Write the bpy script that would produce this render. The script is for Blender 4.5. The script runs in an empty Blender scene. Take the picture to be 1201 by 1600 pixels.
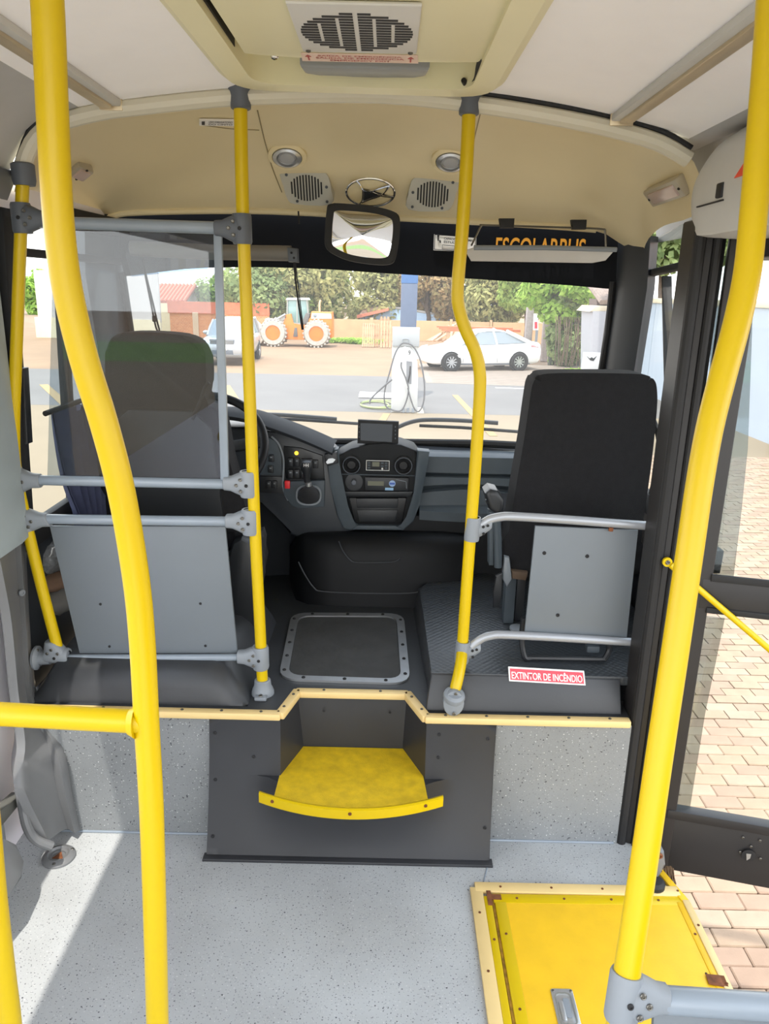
import bpy, bmesh, math, random
from mathutils import Vector, Matrix, Quaternion
from mathutils.bvhtree import BVHTree
random.seed(7)
C = bpy.context.scene.collection
SC = bpy.context.scene
PI = math.pi

# ------------------------------------------------------------------ camera
FOC, PIT, RHO, EYE = 1170.0, math.atan(345/1170), 0.022, Vector((0, 0, 1.58))
_r = Vector((1, 0, 0)); _f = Vector((0, math.cos(PIT), -math.sin(PIT))); _u = Vector((0, math.sin(PIT), math.cos(PIT)))
CR = _r*math.cos(RHO) + _u*math.sin(RHO); CU = _u*math.cos(RHO) - _r*math.sin(RHO); CF = _f
cam = bpy.data.objects.new('camera', bpy.data.cameras.new('camera')); C.objects.link(cam)
cam.matrix_world = Matrix(((CR.x, CU.x, -CF.x, EYE.x), (CR.y, CU.y, -CF.y, EYE.y), (CR.z, CU.z, -CF.z, EYE.z), (0, 0, 0, 1)))
cam.data.sensor_fit = 'VERTICAL'; cam.data.sensor_height = 36; cam.data.lens = 36*FOC/1600
cam.data.clip_start = 0.02; cam.data.clip_end = 400
SC.camera = cam

def at(px, py, x=None, y=None, z=None):
    """photograph pixel -> point on a plane of the real place (x, y or z known)"""
    d = CF + CR*((px-600.5)/FOC) - CU*((py-800)/FOC)
    if y is not None: t = y/d.y
    elif x is not None: t = x/d.x
    else: t = (z-EYE.z)/d.z
    return EYE + d*t

# ------------------------------------------------------------------ world, sun, exposure
w = bpy.data.worlds.new('sky'); SC.world = w; w.use_nodes = True
nt = w.node_tree; bg = nt.nodes['Background']
tc = nt.nodes.new('ShaderNodeTexCoord'); sp = nt.nodes.new('ShaderNodeSeparateXYZ'); rp = nt.nodes.new('ShaderNodeValToRGB')
nt.links.new(tc.outputs['Generated'], sp.inputs[0]); nt.links.new(sp.outputs['Z'], rp.inputs[0]); nt.links.new(rp.outputs[0], bg.inputs[0])
rp.color_ramp.elements[0].position = 0.0; rp.color_ramp.elements[0].color = (1.0, .985, .96, 1)
rp.color_ramp.elements[1].position = 0.8; rp.color_ramp.elements[1].color = (0.56, 0.64, 0.76, 1)
bg.inputs[1].default_value = 1.2
sun = bpy.data.objects.new('sun', bpy.data.lights.new('sun', 'SUN')); C.objects.link(sun)
sun.data.energy = 1.2; sun.data.angle = 0.012; sun.data.color = (1.0, 0.95, 0.87)
sun.rotation_euler = Vector((0.112, 0.30, -1.0)).to_track_quat('-Z', 'Y').to_euler()
SC.view_settings.view_transform = 'Standard'; SC.view_settings.look = 'None'
SC.view_settings.exposure = 1.98; SC.view_settings.gamma = 1.0; SC.view_settings.use_curve_mapping = False
SC.cycles.max_bounces = 10; SC.cycles.diffuse_bounces = 6; SC.cycles.transparent_max_bounces = 24
SC.cycles.use_denoising = True

# ------------------------------------------------------------------ materials
def lin(c):
    return tuple((v/255/12.92 if v/255 <= .04045 else ((v/255+.055)/1.055)**2.4) for v in c) + (1,)
MATS = {}
def M(name, col, rough=.5, metal=0, var=0, scale=12, bump=0, bscale=150, spec=.5, coat=0, emit=0, rvar=0):
    m = bpy.data.materials.new(name); m.use_nodes = True; t = m.node_tree; b = t.nodes['Principled BSDF']
    b.inputs['Base Color'].default_value = lin(col); b.inputs['Roughness'].default_value = rough
    b.inputs['Metallic'].default_value = metal; b.inputs['Specular IOR Level'].default_value = spec
    b.inputs['Coat Weight'].default_value = coat
    o = t.nodes.new('ShaderNodeTexCoord')
    if var or rvar:
        n = t.nodes.new('ShaderNodeTexNoise'); n.inputs['Scale'].default_value = scale; n.inputs['Detail'].default_value = 5
        t.links.new(o.outputs['Object'], n.inputs['Vector'])
    if var:
        r = t.nodes.new('ShaderNodeValToRGB'); c = lin(col)
        r.color_ramp.elements[0].position = .3; r.color_ramp.elements[1].position = .7
        r.color_ramp.elements[0].color = tuple(max(0, v*(1-var)) for v in c[:3])+(1,)
        r.color_ramp.elements[1].color = tuple(min(1, v*(1+var)) for v in c[:3])+(1,)
        t.links.new(n.outputs['Fac'], r.inputs[0]); t.links.new(r.outputs[0], b.inputs['Base Color'])
    if rvar:
        mr = t.nodes.new('ShaderNodeMapRange'); mr.inputs[3].default_value = max(.05, rough-rvar); mr.inputs[4].default_value = min(1, rough+rvar)
        t.links.new(n.outputs['Fac'], mr.inputs[0]); t.links.new(mr.outputs[0], b.inputs['Roughness'])
    if bump:
        n2 = t.nodes.new('ShaderNodeTexNoise'); n2.inputs['Scale'].default_value = bscale; n2.inputs['Detail'].default_value = 3
        t.links.new(o.outputs['Object'], n2.inputs['Vector'])
        bp = t.nodes.new('ShaderNodeBump'); bp.inputs['Strength'].default_value = bump; bp.inputs['Distance'].default_value = .004
        t.links.new(n2.outputs['Fac'], bp.inputs['Height']); t.links.new(bp.outputs[0], b.inputs['Normal'])
    if emit:
        b.inputs['Emission Color'].default_value = lin(col); b.inputs['Emission Strength'].default_value = emit
    MATS[name] = m
    return m
def glass(name, tint, refl=.05, ior=1.4, haze=0):
    m = bpy.data.materials.new(name); m.use_nodes = True; t = m.node_tree; t.nodes.clear()
    out = t.nodes.new('ShaderNodeOutputMaterial'); tr = t.nodes.new('ShaderNodeBsdfTransparent'); gl = t.nodes.new('ShaderNodeBsdfGlossy')
    tr.inputs[0].default_value = tuple(tint)+(1,); gl.inputs['Roughness'].default_value = .01
    lw = t.nodes.new('ShaderNodeLayerWeight'); lw.inputs[0].default_value = .5
    pw = t.nodes.new('ShaderNodeMath'); pw.operation = 'POWER'; pw.inputs[1].default_value = 5.0
    fr = t.nodes.new('ShaderNodeMath'); fr.operation = 'MULTIPLY_ADD'; fr.inputs[1].default_value = .55; fr.inputs[2].default_value = max(0, ((ior-1)/(ior+1))**2)
    t.links.new(lw.outputs['Facing'], pw.inputs[0]); t.links.new(pw.outputs[0], fr.inputs[0])
    ad = t.nodes.new('ShaderNodeMath'); ad.operation = 'ADD'; ad.inputs[1].default_value = refl; ad.use_clamp = True
    mx = t.nodes.new('ShaderNodeMixShader')
    t.links.new(fr.outputs[0], ad.inputs[0]); t.links.new(ad.outputs[0], mx.inputs[0])
    t.links.new(tr.outputs[0], mx.inputs[1]); t.links.new(gl.outputs[0], mx.inputs[2]); t.links.new(mx.outputs[0], out.inputs[0])
    MATS[name] = m
    return m
yellow = M('yellow_paint', (202, 172, 0), .35, var=.015, scale=3, spec=.4)
yellow2 = M('yellow_floor_paint', (224, 178, 20), .5, var=.06, scale=14, bump=.12)
tread_m = M('yellow_grit', (206, 172, 10), .75, var=.16, scale=30, bump=.5, bscale=300)
cream = M('cream_trim', (220, 192, 132), .45, var=.04)
clampm = M('grey_clamp_plastic', (128, 134, 140), .5, var=.04, bump=.05)
darkclamp = M('dark_clamp_plastic', (84, 89, 96), .5)
railm = M('grey_rail_paint', (132, 142, 152), .32, var=.04, coat=.2)
panelm = M('grey_laminate', (106, 113, 119), .45, var=.03, scale=5)
steel = M('screw_steel', (120, 118, 112), .35, 1)
darkhole = M('dark_bore', (24, 24, 26), .6)
black = M('black_plastic', (34, 36, 39), .42, var=.08, bump=.06, bscale=400)
softblack = M('black_vinyl', (12, 14, 17), .55, spec=.25, var=.10, scale=5, bump=.06, bscale=350)
fabric = M('black_fabric', (31, 31, 33), .9, var=.10, scale=60, bump=.25, bscale=500, spec=.2)
dashm = M('dash_slate_plastic', (70, 78, 84), .5, spec=.3, var=.06, bump=.05, bscale=500)
dashd = M('dash_dark_plastic', (42, 46, 51), .4, var=.06)
gplat = M('grey_platform_vinyl', (50, 52, 55), .42, var=.13, scale=7, bump=.05, rvar=.12)
stepm = M('step_moulding', (45, 46, 49), .4, var=.14, scale=5, rvar=.12)
mould = M('moulded_grey', (110, 111, 112), .36, var=.08, scale=5)
beige = M('beige_gelcoat', (226, 211, 170), .42, var=.03, scale=3)
hatchm = M('hatch_beige', (228, 221, 182), .45, var=.03, scale=3)
white = M('ceiling_white', (250, 248, 248), .6, var=.015)
coveg = M('cove_grey', (176, 175, 173), .6, var=.03)
lgrey = M('light_grey_plastic', (196, 196, 192), .5, var=.02)
vent = M('speaker_grey', (186, 184, 172), .5)
pillar = M('pillar_grey', (150, 160, 162), .5, var=.04)
alu = M('aluminium', (196, 198, 200), .35, .85, var=.06, scale=25)
warmal = M('warm_rail_metal', (206, 190, 160), .35, .6, var=.08, scale=8)
chrome = M('chrome', (220, 220, 222), .12, 1)
dashtop = M('dash_top_grain', (44, 47, 51), .8, spec=.15, var=.06, bump=.1, bscale=400)
rubber = M('rubber', (26, 26, 27), .7)
brown = M('dark_bronze_frame', (38, 36, 36), .5, var=.06)
redp = M('red_plastic', (222, 40, 46), .4)
redst = M('red_sticker', (222, 62, 78), .45)
whitest = M('white_sticker', (238, 236, 232), .45)
pinkst = M('faded_pink_sticker', (224, 196, 178), .5)
darktxt = M('dark_print', (30, 30, 32), .5)
redtxt = M('red_print', (176, 60, 56), .5)
orangetxt = M('orange_print', (226, 158, 40), .5)
bluest = M('blue_print', (48, 84, 168), .4)
cloth = M('navy_curtain', (66, 70, 92), .9, var=.08, scale=40, spec=.1)
mirrorm = M('mirror_glass', (225, 228, 232), .01, 1)
screenm = M('dark_screen', (26, 30, 34), .15)
lcd = M('lcd_olive', (96, 96, 74), .3)
amber = M('amber_lamp', (240, 170, 40), .3, emit=1.2)
rust = M('rusted_steel', (112, 66, 36), .85, var=.4, scale=60)
pale = M('pale_lining', (244, 240, 246), .5, var=.01)
blackband = M('ceramic_band', (13, 15, 20), .6, spec=.12)
sideg = glass('side_glass', (.95, .97, .96), .0, 1.12)
clear = glass('clear_glass', (.97, .985, .98), .0, 1.25)
def hazy(name, k, col):
    m = glass(name, (.97, .985, .98), .0, 1.25); t = m.node_tree; out = [n for n in t.nodes if n.type == 'OUTPUT_MATERIAL'][0]; src = out.inputs[0].links[0].from_socket
    tl = t.nodes.new('ShaderNodeBsdfTranslucent'); tl.inputs[0].default_value = lin(col); mx = t.nodes.new('ShaderNodeMixShader'); mx.inputs[0].default_value = k
    t.links.new(src, mx.inputs[1]); t.links.new(tl.outputs[0], mx.inputs[2]); t.links.new(mx.outputs[0], out.inputs[0]); return m
hazyg = hazy('hazy_windscreen', .06, (236, 236, 232))  # translucent mix puts the washed-out glare into the glass
tinted = glass('reflection_glass', (.62, .66, .66), .03, 1.4)
partg = glass('partition_acrylic', (.72, .76, .79), .015, 1.45)
bluetint = glass('blue_reflection', (.55, .68, .82), .05, 1.3)

def speckle(nm='speckled_vinyl', c0=(158, 160, 160), c1=(176, 179, 180)):
    m = M(nm, (163, 167, 170), .5, bump=.05)
    t = m.node_tree; b = t.nodes['Principled BSDF']; o = [n for n in t.nodes if n.type == 'TEX_COORD'][0]
    big = t.nodes.new('ShaderNodeTexNoise'); big.inputs['Scale'].default_value = 3.5; big.inputs['Detail'].default_value = 6
    r0 = t.nodes.new('ShaderNodeValToRGB'); r0.color_ramp.elements[0].position = .3; r0.color_ramp.elements[1].position = .7
    r0.color_ramp.elements[0].color = lin(c0); r0.color_ramp.elements[1].color = lin(c1)
    t.links.new(o.outputs['Object'], big.inputs['Vector']); t.links.new(big.outputs['Fac'], r0.inputs[0])
    last = r0.outputs[0]
    for sc_, thr, col in ((230, .72, (108, 109, 112)), (190, .735, (186, 187, 186)), (160, .775, (66, 68, 72))):
        n = t.nodes.new('ShaderNodeTexNoise'); n.inputs['Scale'].default_value = sc_; n.inputs['Detail'].default_value = 0
        mp = t.nodes.new('ShaderNodeMapping'); mp.inputs['Location'].default_value = (sc_, thr*9, 3)
        rr = t.nodes.new('ShaderNodeValToRGB'); rr.color_ramp.elements[0].position = thr; rr.color_ramp.elements[1].position = thr+.03
        mx = t.nodes.new('ShaderNodeMix'); mx.data_type = 'RGBA'; mx.inputs['B'].default_value = lin(col)
        t.links.new(o.outputs['Object'], mp.inputs[0]); t.links.new(mp.outputs[0], n.inputs['Vector'])
        t.links.new(n.outputs['Fac'], rr.inputs[0]); t.links.new(rr.outputs[0], mx.inputs['Factor']); t.links.new(last, mx.inputs['A'])
        last = mx.outputs['Result']
    t.links.new(last, b.inputs['Base Color'])
    return m
vinyl = speckle()
dimvinyl = speckle('speckled_vinyl_shaded', (118, 121, 122), (134, 137, 138))  # floor vinyl darkened: weaker light on upright faces put into the colour
def checker():
    m = M('checker_plate', (56, 60, 64), .42, var=.10, scale=8)
    t = m.node_tree; b = t.nodes['Principled BSDF']; o = [n for n in t.nodes if n.type == 'TEX_COORD'][0]
    v = t.nodes.new('ShaderNodeTexVoronoi'); v.inputs['Scale'].default_value = 65; v.inputs['Randomness'].default_value = .15
    mp = t.nodes.new('ShaderNodeMapping'); mp.inputs['Rotation'].default_value = (0, 0, .78)
    bp = t.nodes.new('ShaderNodeBump'); bp.inputs['Strength'].default_value = .6; bp.inputs['Distance'].default_value = .004; bp.invert = True
    t.links.new(o.outputs['Object'], mp.inputs[0]); t.links.new(mp.outputs[0], v.inputs['Vector'])
    t.links.new(v.outputs['Distance'], bp.inputs['Height']); t.links.new(bp.outputs[0], b.inputs['Normal'])
    return m
checkm = checker()

# ------------------------------------------------------------------ mesh helpers
def smooth(pts, k=6, closed=False):
    P = [Vector(p) for p in pts]; n = len(P); out = []
    for i in range(n if closed else n-1):
        if closed: a, b, c, d = P[(i-1) % n], P[i], P[(i+1) % n], P[(i+2) % n]
        else: a, b, c, d = P[max(i-1, 0)], P[i], P[i+1], P[min(i+2, n-1)]
        for j in range(k):
            t = j/k
            out.append(.5*((2*b)+(c-a)*t+(2*a-5*b+4*c-d)*t*t+(3*b-a-3*c+d)*t**3))
    if not closed: out.append(P[-1])
    return out
def resample(pts, n):
    P = [Vector(p) for p in pts]; L = [0]
    for a, b in zip(P, P[1:]): L.append(L[-1]+(b-a).length)
    out = []; j = 0
    for i in range(n):
        s = L[-1]*i/(n-1)
        while j < len(P)-2 and L[j+1] < s: j += 1
        t = (s-L[j])/max(1e-9, L[j+1]-L[j]); out.append(P[j].lerp(P[j+1], min(1, max(0, t))))
    return out
def frame(d):
    d = Vector(d).normalized(); a = Vector((0, 0, 1)) if abs(d.z) < .9 else Vector((1, 0, 0))
    u = d.cross(a).normalized(); return u, d.cross(u).normalized()
def rrect(w, h, r, k=4):
    out = []
    for cx, cy, a0 in ((w/2-r, h/2-r, 0), (-w/2+r, h/2-r, 90), (-w/2+r, -h/2+r, 180), (w/2-r, -h/2+r, 270)):
        for i in range(k+1):
            a = math.radians(a0+90*i/k); out.append((cx+r*math.cos(a), cy+r*math.sin(a)))
    return out
def wloc(o):
    v = Vector((0, 0, 0))
    while o is not None: v += o.location; o = o.parent
    return v
class MB:
    def __init__(s): s.bm = bmesh.new()
    def loft(s, rows, closed=False, caps=False, close_rows=False):
        R = [[s.bm.verts.new(p) for p in r] for r in rows]; n = len(R[0]); m = len(R)
        for i in range(m if close_rows else m-1):
            a, b = R[i], R[(i+1) % m]
            for j in range(n if closed else n-1):
                k = (j+1) % n
                try: s.bm.faces.new((a[j], a[k], b[k], b[j]))
                except ValueError: pass
        if caps:
            for r in (R[0], R[-1]):
                try: s.bm.faces.new(r)
                except ValueError: pass
        return s
    def tube(s, pts, r, n=12, caps=True, closed=False):
        P = [Vector(p) for p in pts]; rows = []; u = None; N = len(P)
        for i, p in enumerate(P):
            if closed: d = P[(i+1) % N]-P[i-1]
            else: d = P[min(i+1, N-1)]-P[max(i-1, 0)]
            d.normalize()
            if u is None: u, v = frame(d)
            else:
                u = (u-d*u.dot(d)).normalized(); v = d.cross(u)
            rr = r[i] if isinstance(r, (list, tuple)) else r
            rows.append([p+(u*math.cos(2*PI*k/n)+v*math.sin(2*PI*k/n))*rr for k in range(n)])
        return s.loft(rows, True, caps and not closed, closed)
    def cyl(s, a, b, r, r2=None, n=16):
        return s.tube([a, b], [r, r if r2 is None else r2], n)
    def lathe(s, prof, o, ax, n=20, caps=True):
        u, v = frame(ax); ax = Vector(ax).normalized(); o = Vector(o)
        return s.loft([[o+ax*h+(u*math.cos(2*PI*k/n)+v*math.sin(2*PI*k/n))*max(r, 1e-5) for k in range(n)] for r, h in prof], True, caps)
    def ball(s, c, r, n=12, m=8, sc=(1, 1, 1)):
        c = Vector(c)
        return s.loft([[c+Vector((sc[0]*r*math.sin(PI*(i+.02)/(m+.04))*math.cos(2*PI*k/n), sc[1]*r*math.sin(PI*(i+.02)/(m+.04))*math.sin(2*PI*k/n), sc[2]*r*math.cos(PI*(i+.02)/(m+.04)))) for k in range(n)] for i in range(m+1)], True, True)
    def slab(s, poly, ext, bev=0, seg=2):
        ext = Vector(ext); A = [s.bm.verts.new(p) for p in poly]; B = [s.bm.verts.new(Vector(p)+ext) for p in poly]; n = len(A)
        fs = [s.bm.faces.new(A[::-1]), s.bm.faces.new(B)]
        for i in range(n): fs.append(s.bm.faces.new((A[i], A[(i+1) % n], B[(i+1) % n], B[i])))
        if bev:
            es = list(fs[0].edges)+list(fs[1].edges)
            bmesh.ops.bevel(s.bm, geom=es, offset=bev, segments=seg, profile=.5, affect='EDGES', clamp_overlap=True)
        return s
    def ring(s, outer, inner, ext):
        """plate with a hole: outer and inner loops of equal length"""
        ext = Vector(ext); O = [Vector(p) for p in outer]; I = [Vector(p) for p in inner]
        return s.loft([O, I, [p+ext for p in I], [p+ext for p in O]], True, False, True)
    def box(s, c, d, rot=None, bev=0, seg=2):
        c = Vector(c); vs = []
        for x in (-.5, .5):
            for y in (-.5, .5):
                for z in (-.5, .5):
                    v = Vector((x*d[0], y*d[1], z*d[2]))
                    vs.append(s.bm.verts.new(c+(rot @ v if rot is not None else v)))
        fs = [s.bm.faces.new([vs[i] for i in q]) for q in ((0, 1, 3, 2), (4, 6, 7, 5), (0, 4, 5, 1), (2, 3, 7, 6), (0, 2, 6, 4), (1, 5, 7, 3))]
        if bev:
            es = {e for f in fs for e in f.edges}
            bmesh.ops.bevel(s.bm, geom=list(es), offset=bev, segments=seg, profile=.5, affect='EDGES', clamp_overlap=True)
        return s
    def bar(s, a, b, w_, t_, up=(0, 0, 1), bev=0):
        a, b = Vector(a), Vector(b); d = b-a; L = d.length; d.normalize(); up = Vector(up)
        x = d.cross(up).normalized(); z = x.cross(d)
        return s.box((a+b)/2, (w_, L, t_), Matrix((x, d, z)).transposed(), bev)
    def quad(s, *p): s.bm.faces.new([s.bm.verts.new(q) for q in p]); return s
    def build(s, name, mat, parent=None, label=None, sharp=35, origin=True):
        bmesh.ops.remove_doubles(s.bm, verts=s.bm.verts, dist=1e-6)
        bmesh.ops.recalc_face_normals(s.bm, faces=s.bm.faces)
        if parent is not None: off = wloc(parent)
        elif origin:
            xs = [v.co for v in s.bm.verts]
            off = Vector(((min(v.x for v in xs)+max(v.x for v in xs))/2, (min(v.y for v in xs)+max(v.y for v in xs))/2, min(v.z for v in xs)))
        else: off = Vector((0, 0, 0))
        for v in s.bm.verts: v.co -= off
        me = bpy.data.meshes.new(name); s.bm.to_mesh(me); s.bm.free()
        me.materials.append(mat)
        me.shade_smooth(); me.set_sharp_from_angle(angle=math.radians(sharp))
        o = bpy.data.objects.new(name, me); C.objects.link(o)
        if parent is not None: o.parent = parent
        else: o.location = off
        if label: o['label'] = label
        return o
def tag(o, label, cat, group=None):
    o['label'] = label; o['category'] = cat
    if group: o['group'] = group
    return o
def T(name, label, cat, loc=(0, 0, 0), group=None):
    o = bpy.data.objects.new(name, None); o.empty_display_size = .1; C.objects.link(o); o.location = loc
    return tag(o, label, cat, group)
def struct(o): o['kind'] = 'structure'; return o
def dup(o, parent=None):
    c = o.copy(); C.objects.link(c); c.parent = parent
    for ch in list(o.children): dup(ch, c)
    return c
_scr = {}
def screw(parent, p, n=(0, -1, 0), r=.0045, mat=None, name='screw'):
    mat = mat or steel
    key = (mat.name, round(r, 5), name)
    if key not in _scr:
        o = MB().lathe([(r, 0), (r, r*.35), (r*.72, r*.6), (r*.45, r*.55), (r*.4, r*.25)], (0, 0, 0), (0, 0, 1), 10).build(name, mat, origin=False)
        _scr[key] = o.data; bpy.data.objects.remove(o)
    o = bpy.data.objects.new(name, _scr[key]); C.objects.link(o); o.parent = parent
    o.location = Vector(p)-wloc(parent); o.rotation_euler = Vector(n).to_track_quat('Z', 'Y').to_euler()
    return o
def text(s, p, right, up, width, mat, parent, name='lettering', height=None, shear=0, gap=.0006, lines=1.0):
    """flat lettering, centred at p, fitted to a width (and height)"""
    cu = bpy.data.curves.new(name, 'FONT'); cu.body = s; cu.align_x = 'CENTER'; cu.align_y = 'CENTER'; cu.shear = shear
    cu.space_line = lines; cu.offset = .012
    t = bpy.data.objects.new(name, cu); C.objects.link(t)
    dg = bpy.context.evaluated_depsgraph_get(); me = bpy.data.meshes.new_from_object(t.evaluated_get(dg))
    C.objects.unlink(t); bpy.data.objects.remove(t)
    xs = [v.co.x for v in me.vertices]; ys = [v.co.y for v in me.vertices]
    k = width/(max(xs)-min(xs)); ky = k if height is None else height/(max(ys)-min(ys))
    cx, cy = (max(xs)+min(xs))/2, (max(ys)+min(ys))/2
    R = Vector(right).normalized(); U = Vector(up).normalized(); N = R.cross(U); off = wloc(parent) if parent else Vector((0, 0, 0)); p = Vector(p)
    for v in me.vertices: v.co = p+R*(v.co.x-cx)*k+U*(v.co.y-cy)*ky+N*gap-off
    me.materials.clear(); me.materials.append(mat)
    o = bpy.data.objects.new(name, me); C.objects.link(o); o.parent = parent
    return o
def Y(y):                                     # points of the photograph on a cross plane of the bus
    return lambda px, py: at(px, py, y=y)
def px(pts, y): return [at(a, b, y=y) for a, b in pts]

# ================================================================== BUS SHELL
PZ = 0.415                                   # height of the driver's platform
def ceil_z(x): return 2.05-(.12 if x < 0 else .17)*(x+.04)**2
# floor
o = struct(MB().slab([(-1.06, -7.5, 0), (.84, -7.5, 0), (.84, 1.60, 0), (.80, 1.79, 0), (.80, 1.93, 0), (-1.06, 1.93, 0)], (0, 0, -.05)).build('floor', vinyl, origin=False))
floor = o
for a_, b_ in ((-1.0, -.30), (.15, .72)): MB().slab([(a_, 1.885, 0), (b_, 1.885, 0), (b_, 1.885, PZ-.012), (a_, 1.885, PZ-.012)], (0, .012, 0)).build('platform_riser', dimvinyl, floor)
MB().tube([(-.98, 1.884, .003), (-.49, 1.884, .003)], .004, 6).tube([(.33, 1.884, .003), (.71, 1.884, .003)], .004, 6).tube([(.30, 1.72, .0), (.325, 1.80, .0)], .002, 6).build('welded_seam', railm, floor)
# the platform with its notch over the step
plat = struct(MB().slab([(-1.04, 1.90, PZ), (-.285, 1.90, PZ), (-.252, 2.022, PZ), (.080, 2.022, PZ), (.135, 1.90, PZ), (.72, 1.90, PZ), (.72, 2.0, PZ), (.92, 2.0, PZ), (.90, 3.05, PZ), (-1.0, 3.05, PZ)], (0, 0, -.04)).build('floor.001', gplat, origin=False))
# raised block at the right with checker plate
rp = struct(MB().slab([(.133, 1.92, PZ), (.70, 1.92, PZ), (.70, 1.965, .508), (.146, 1.965, .513)], (0, .02, 0), .006)
    .slab([(.146, 1.965, PZ), (.152, 1.975, .513), (.135, 2.62, .513), (.118, 2.62, PZ)], (.02, 0, 0), .004).build('floor.002', gplat, origin=False))
MB().slab([(.147, 1.967, .514), (.90, 1.967, .514), (.90, 2.95, .514), (.32, 2.95, .514), (.138, 2.62, .514)], (0, 0, -.03), .004).build('checker_plate', checkm, rp)
# raised block at the left under the partition
prof = [(1.925, PZ), (1.935, .46), (1.955, .50), (1.99, .525), (2.06, .535), (2.5, .535)]
rows = []
for k, xx in enumerate((-1.02, -.98, -.95, -.50, -.47, -.44, -.40, -.385)):
    f = [0.0, .6, 1, 1, .95, .75, .25, 0][k]
    rows.append([(xx, y, PZ+(z-PZ)*f if f else PZ) for y, z in prof])
lp = struct(MB().loft(rows).build('floor.003', gplat, origin=False))
# yellow edge trims, one per straight run, each with its screws
def trim(n, a, b, mat, wd=.028, th=.022, screws=3, a0=None):
    o = struct(MB().bar(a, b, wd, th, bev=.005).build('trim_%d' % n, mat, origin=False))
    a, b = Vector(a), Vector(b)
    for i in range(screws): screw(o, a.lerp(b, (i+.5)/screws)+Vector((0, 0, th/2)), (0, 0, 1), .0045)
    return o
tz = PZ-.004
trim(1, (-.96, 1.89, tz), (-.283, 1.886, tz), cream, screws=6)
trim(2, (-.287, 1.882, tz), (-.25, 2.02, tz), cream, screws=2)
trim(3, (-.256, 2.014, tz), (.085, 2.014, tz), cream, screws=2)
trim(4, (.079, 2.02, tz), (.134, 1.884, tz), cream, screws=2)
trim(5, (.128, 1.888, tz), (.715, 1.888, tz), cream, screws=5)

# moulded step unit
st = T('step_unit', 'black moulded step unit below the platform edge with yellow tread', 'step', (-.08, 1.84, 0))
tr_z = .232
fr = lambda x, y, z: Vector((x, y, z))
# front skin: left cheek, right cheek and apron, one sheet with the niche cut out of it
def skin_y(z): return 1.873-.085*max(0, 1-z/.40)**1.6
rows = []
def cheek(x0t, x0b, x1t, x1b, z0, z1, n=7):
    rr = []
    for i in range(n):
        z = z0+(z1-z0)*i/(n-1); t = z/.40
        rr.append([(x0b+(x0t-x0b)*t+(x1b+(x1t-x1b)*t-x0b-(x0t-x0b)*t)*j/4, skin_y(z)-.0, z) for j in range(5)])
    return rr
m = MB()
m.loft(cheek(-.485, -.492, -.283, -.283, .235, .402)).loft(cheek(.332, .325, .133, .133, .235, .402))
# apron bulging forward to carry the curved tread nose
rows = []
for i in range(9):
    z = .235*i/8; row = []
    for j in range(25):
        u = j/24; x = (-.492+.004*z/.235)+(.325+.003*z/.235+.492-.004*z/.235)*u
        c = max(0, 1-((x+.075)/.255)**2)
        y = skin_y(z)-(z/.235)**2.2*.085*c
        row.append((x, y, z))
    rows.append(row)
m.loft(rows)
for sx, xt, xb in ((-1, -.485, -.492), (1, .332, .325)):          # side returns
    m.loft([[(xb+(xt-xb)*z/.40, skin_y(z), z) for z in (0, .06, .12, .2, .3, .402)], [(xb+(xt-xb)*z/.40, 1.89, z) for z in (0, .06, .12, .2, .3, .402)]])
xs_ = [-.488+.816*i/24 for i in range(25)]
m.loft([[(x, skin_y(.235)-.085*max(0, 1-((x+.075)/.255)**2), .2345) for x in xs_], [(x, skin_y(.235)+.004, .2345) for x in xs_]])
m.build('shell', stepm, st)
MB().slab([(-.50, 1.772, .0), (.333, 1.772, .0), (.333, 1.80, .0), (-.50, 1.80, 0)], (0, 0, .010), .003).build('base_flange', stepm, st)
m = MB()                                                            # niche walls
zz = [.402, .36, .31, .27, tr_z-.004]
m.loft([[(-.283, skin_y(z), z), (-.25+.018*(.402-z)/.17, 2.016-.016*(.402-z)/.17, z), (.079-.008*(.402-z)/.17, 2.016-.016*(.402-z)/.17, z), (.133, skin_y(z), z)] for z in zz])
m.build('niche', stepm, st)
def nose(x): return 1.765-.062*max(0, 1-((x+.075)/.255)**2)
arc = [(x, nose(x)) for x in [-.33+.51*i/24 for i in range(25)]]
m = MB().slab([(-.236, 1.998, tr_z+.004), (.074, 1.998, tr_z+.004), (.128, 1.875, tr_z+.004)]+[(x, y+.012, tr_z+.004) for x, y in arc[::-1] if -.29 < x < .14]+[(-.285, 1.875, tr_z+.004)], (0, 0, -.012))
m.build('tread', tread_m, st)
m = MB().loft([[(x, y+dy, tr_z+dz) for dy, dz in ((.014, .006), (.002, .012), (-.004, .010), (-.004, -.018), (.002, -.018), (.004, 0))] for x, y in arc], True, True)
ns = m.build('nosing', yellow, st)
for x in (-.29, -.075, .13): screw(ns, (x, nose(x)-.004, tr_z), (0, -1, .1), .005, rust)
m = MB()
for a, b in ((-.228, .34), (-.205, .11)): pass
for p in [(-.47, skin_y(.36), .36), (-.47, skin_y(.22), .22), (-.475, skin_y(.06), .06), (.31, skin_y(.36), .36), (.31, skin_y(.10), .10), (-.36, skin_y(.29), .29), (.17, skin_y(.30), .30), (.17, skin_y(.37), .37)]:
    screw(st, (p[0], p[1]-.001, p[2]), (0, -1, .2), .005, darkhole)
screw(st, (-.17, 1.999, .36), (0, -1, 0), .004, darkhole); screw(st, (.03, 1.999, .36), (0, -1, 0), .004, darkhole)

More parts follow.
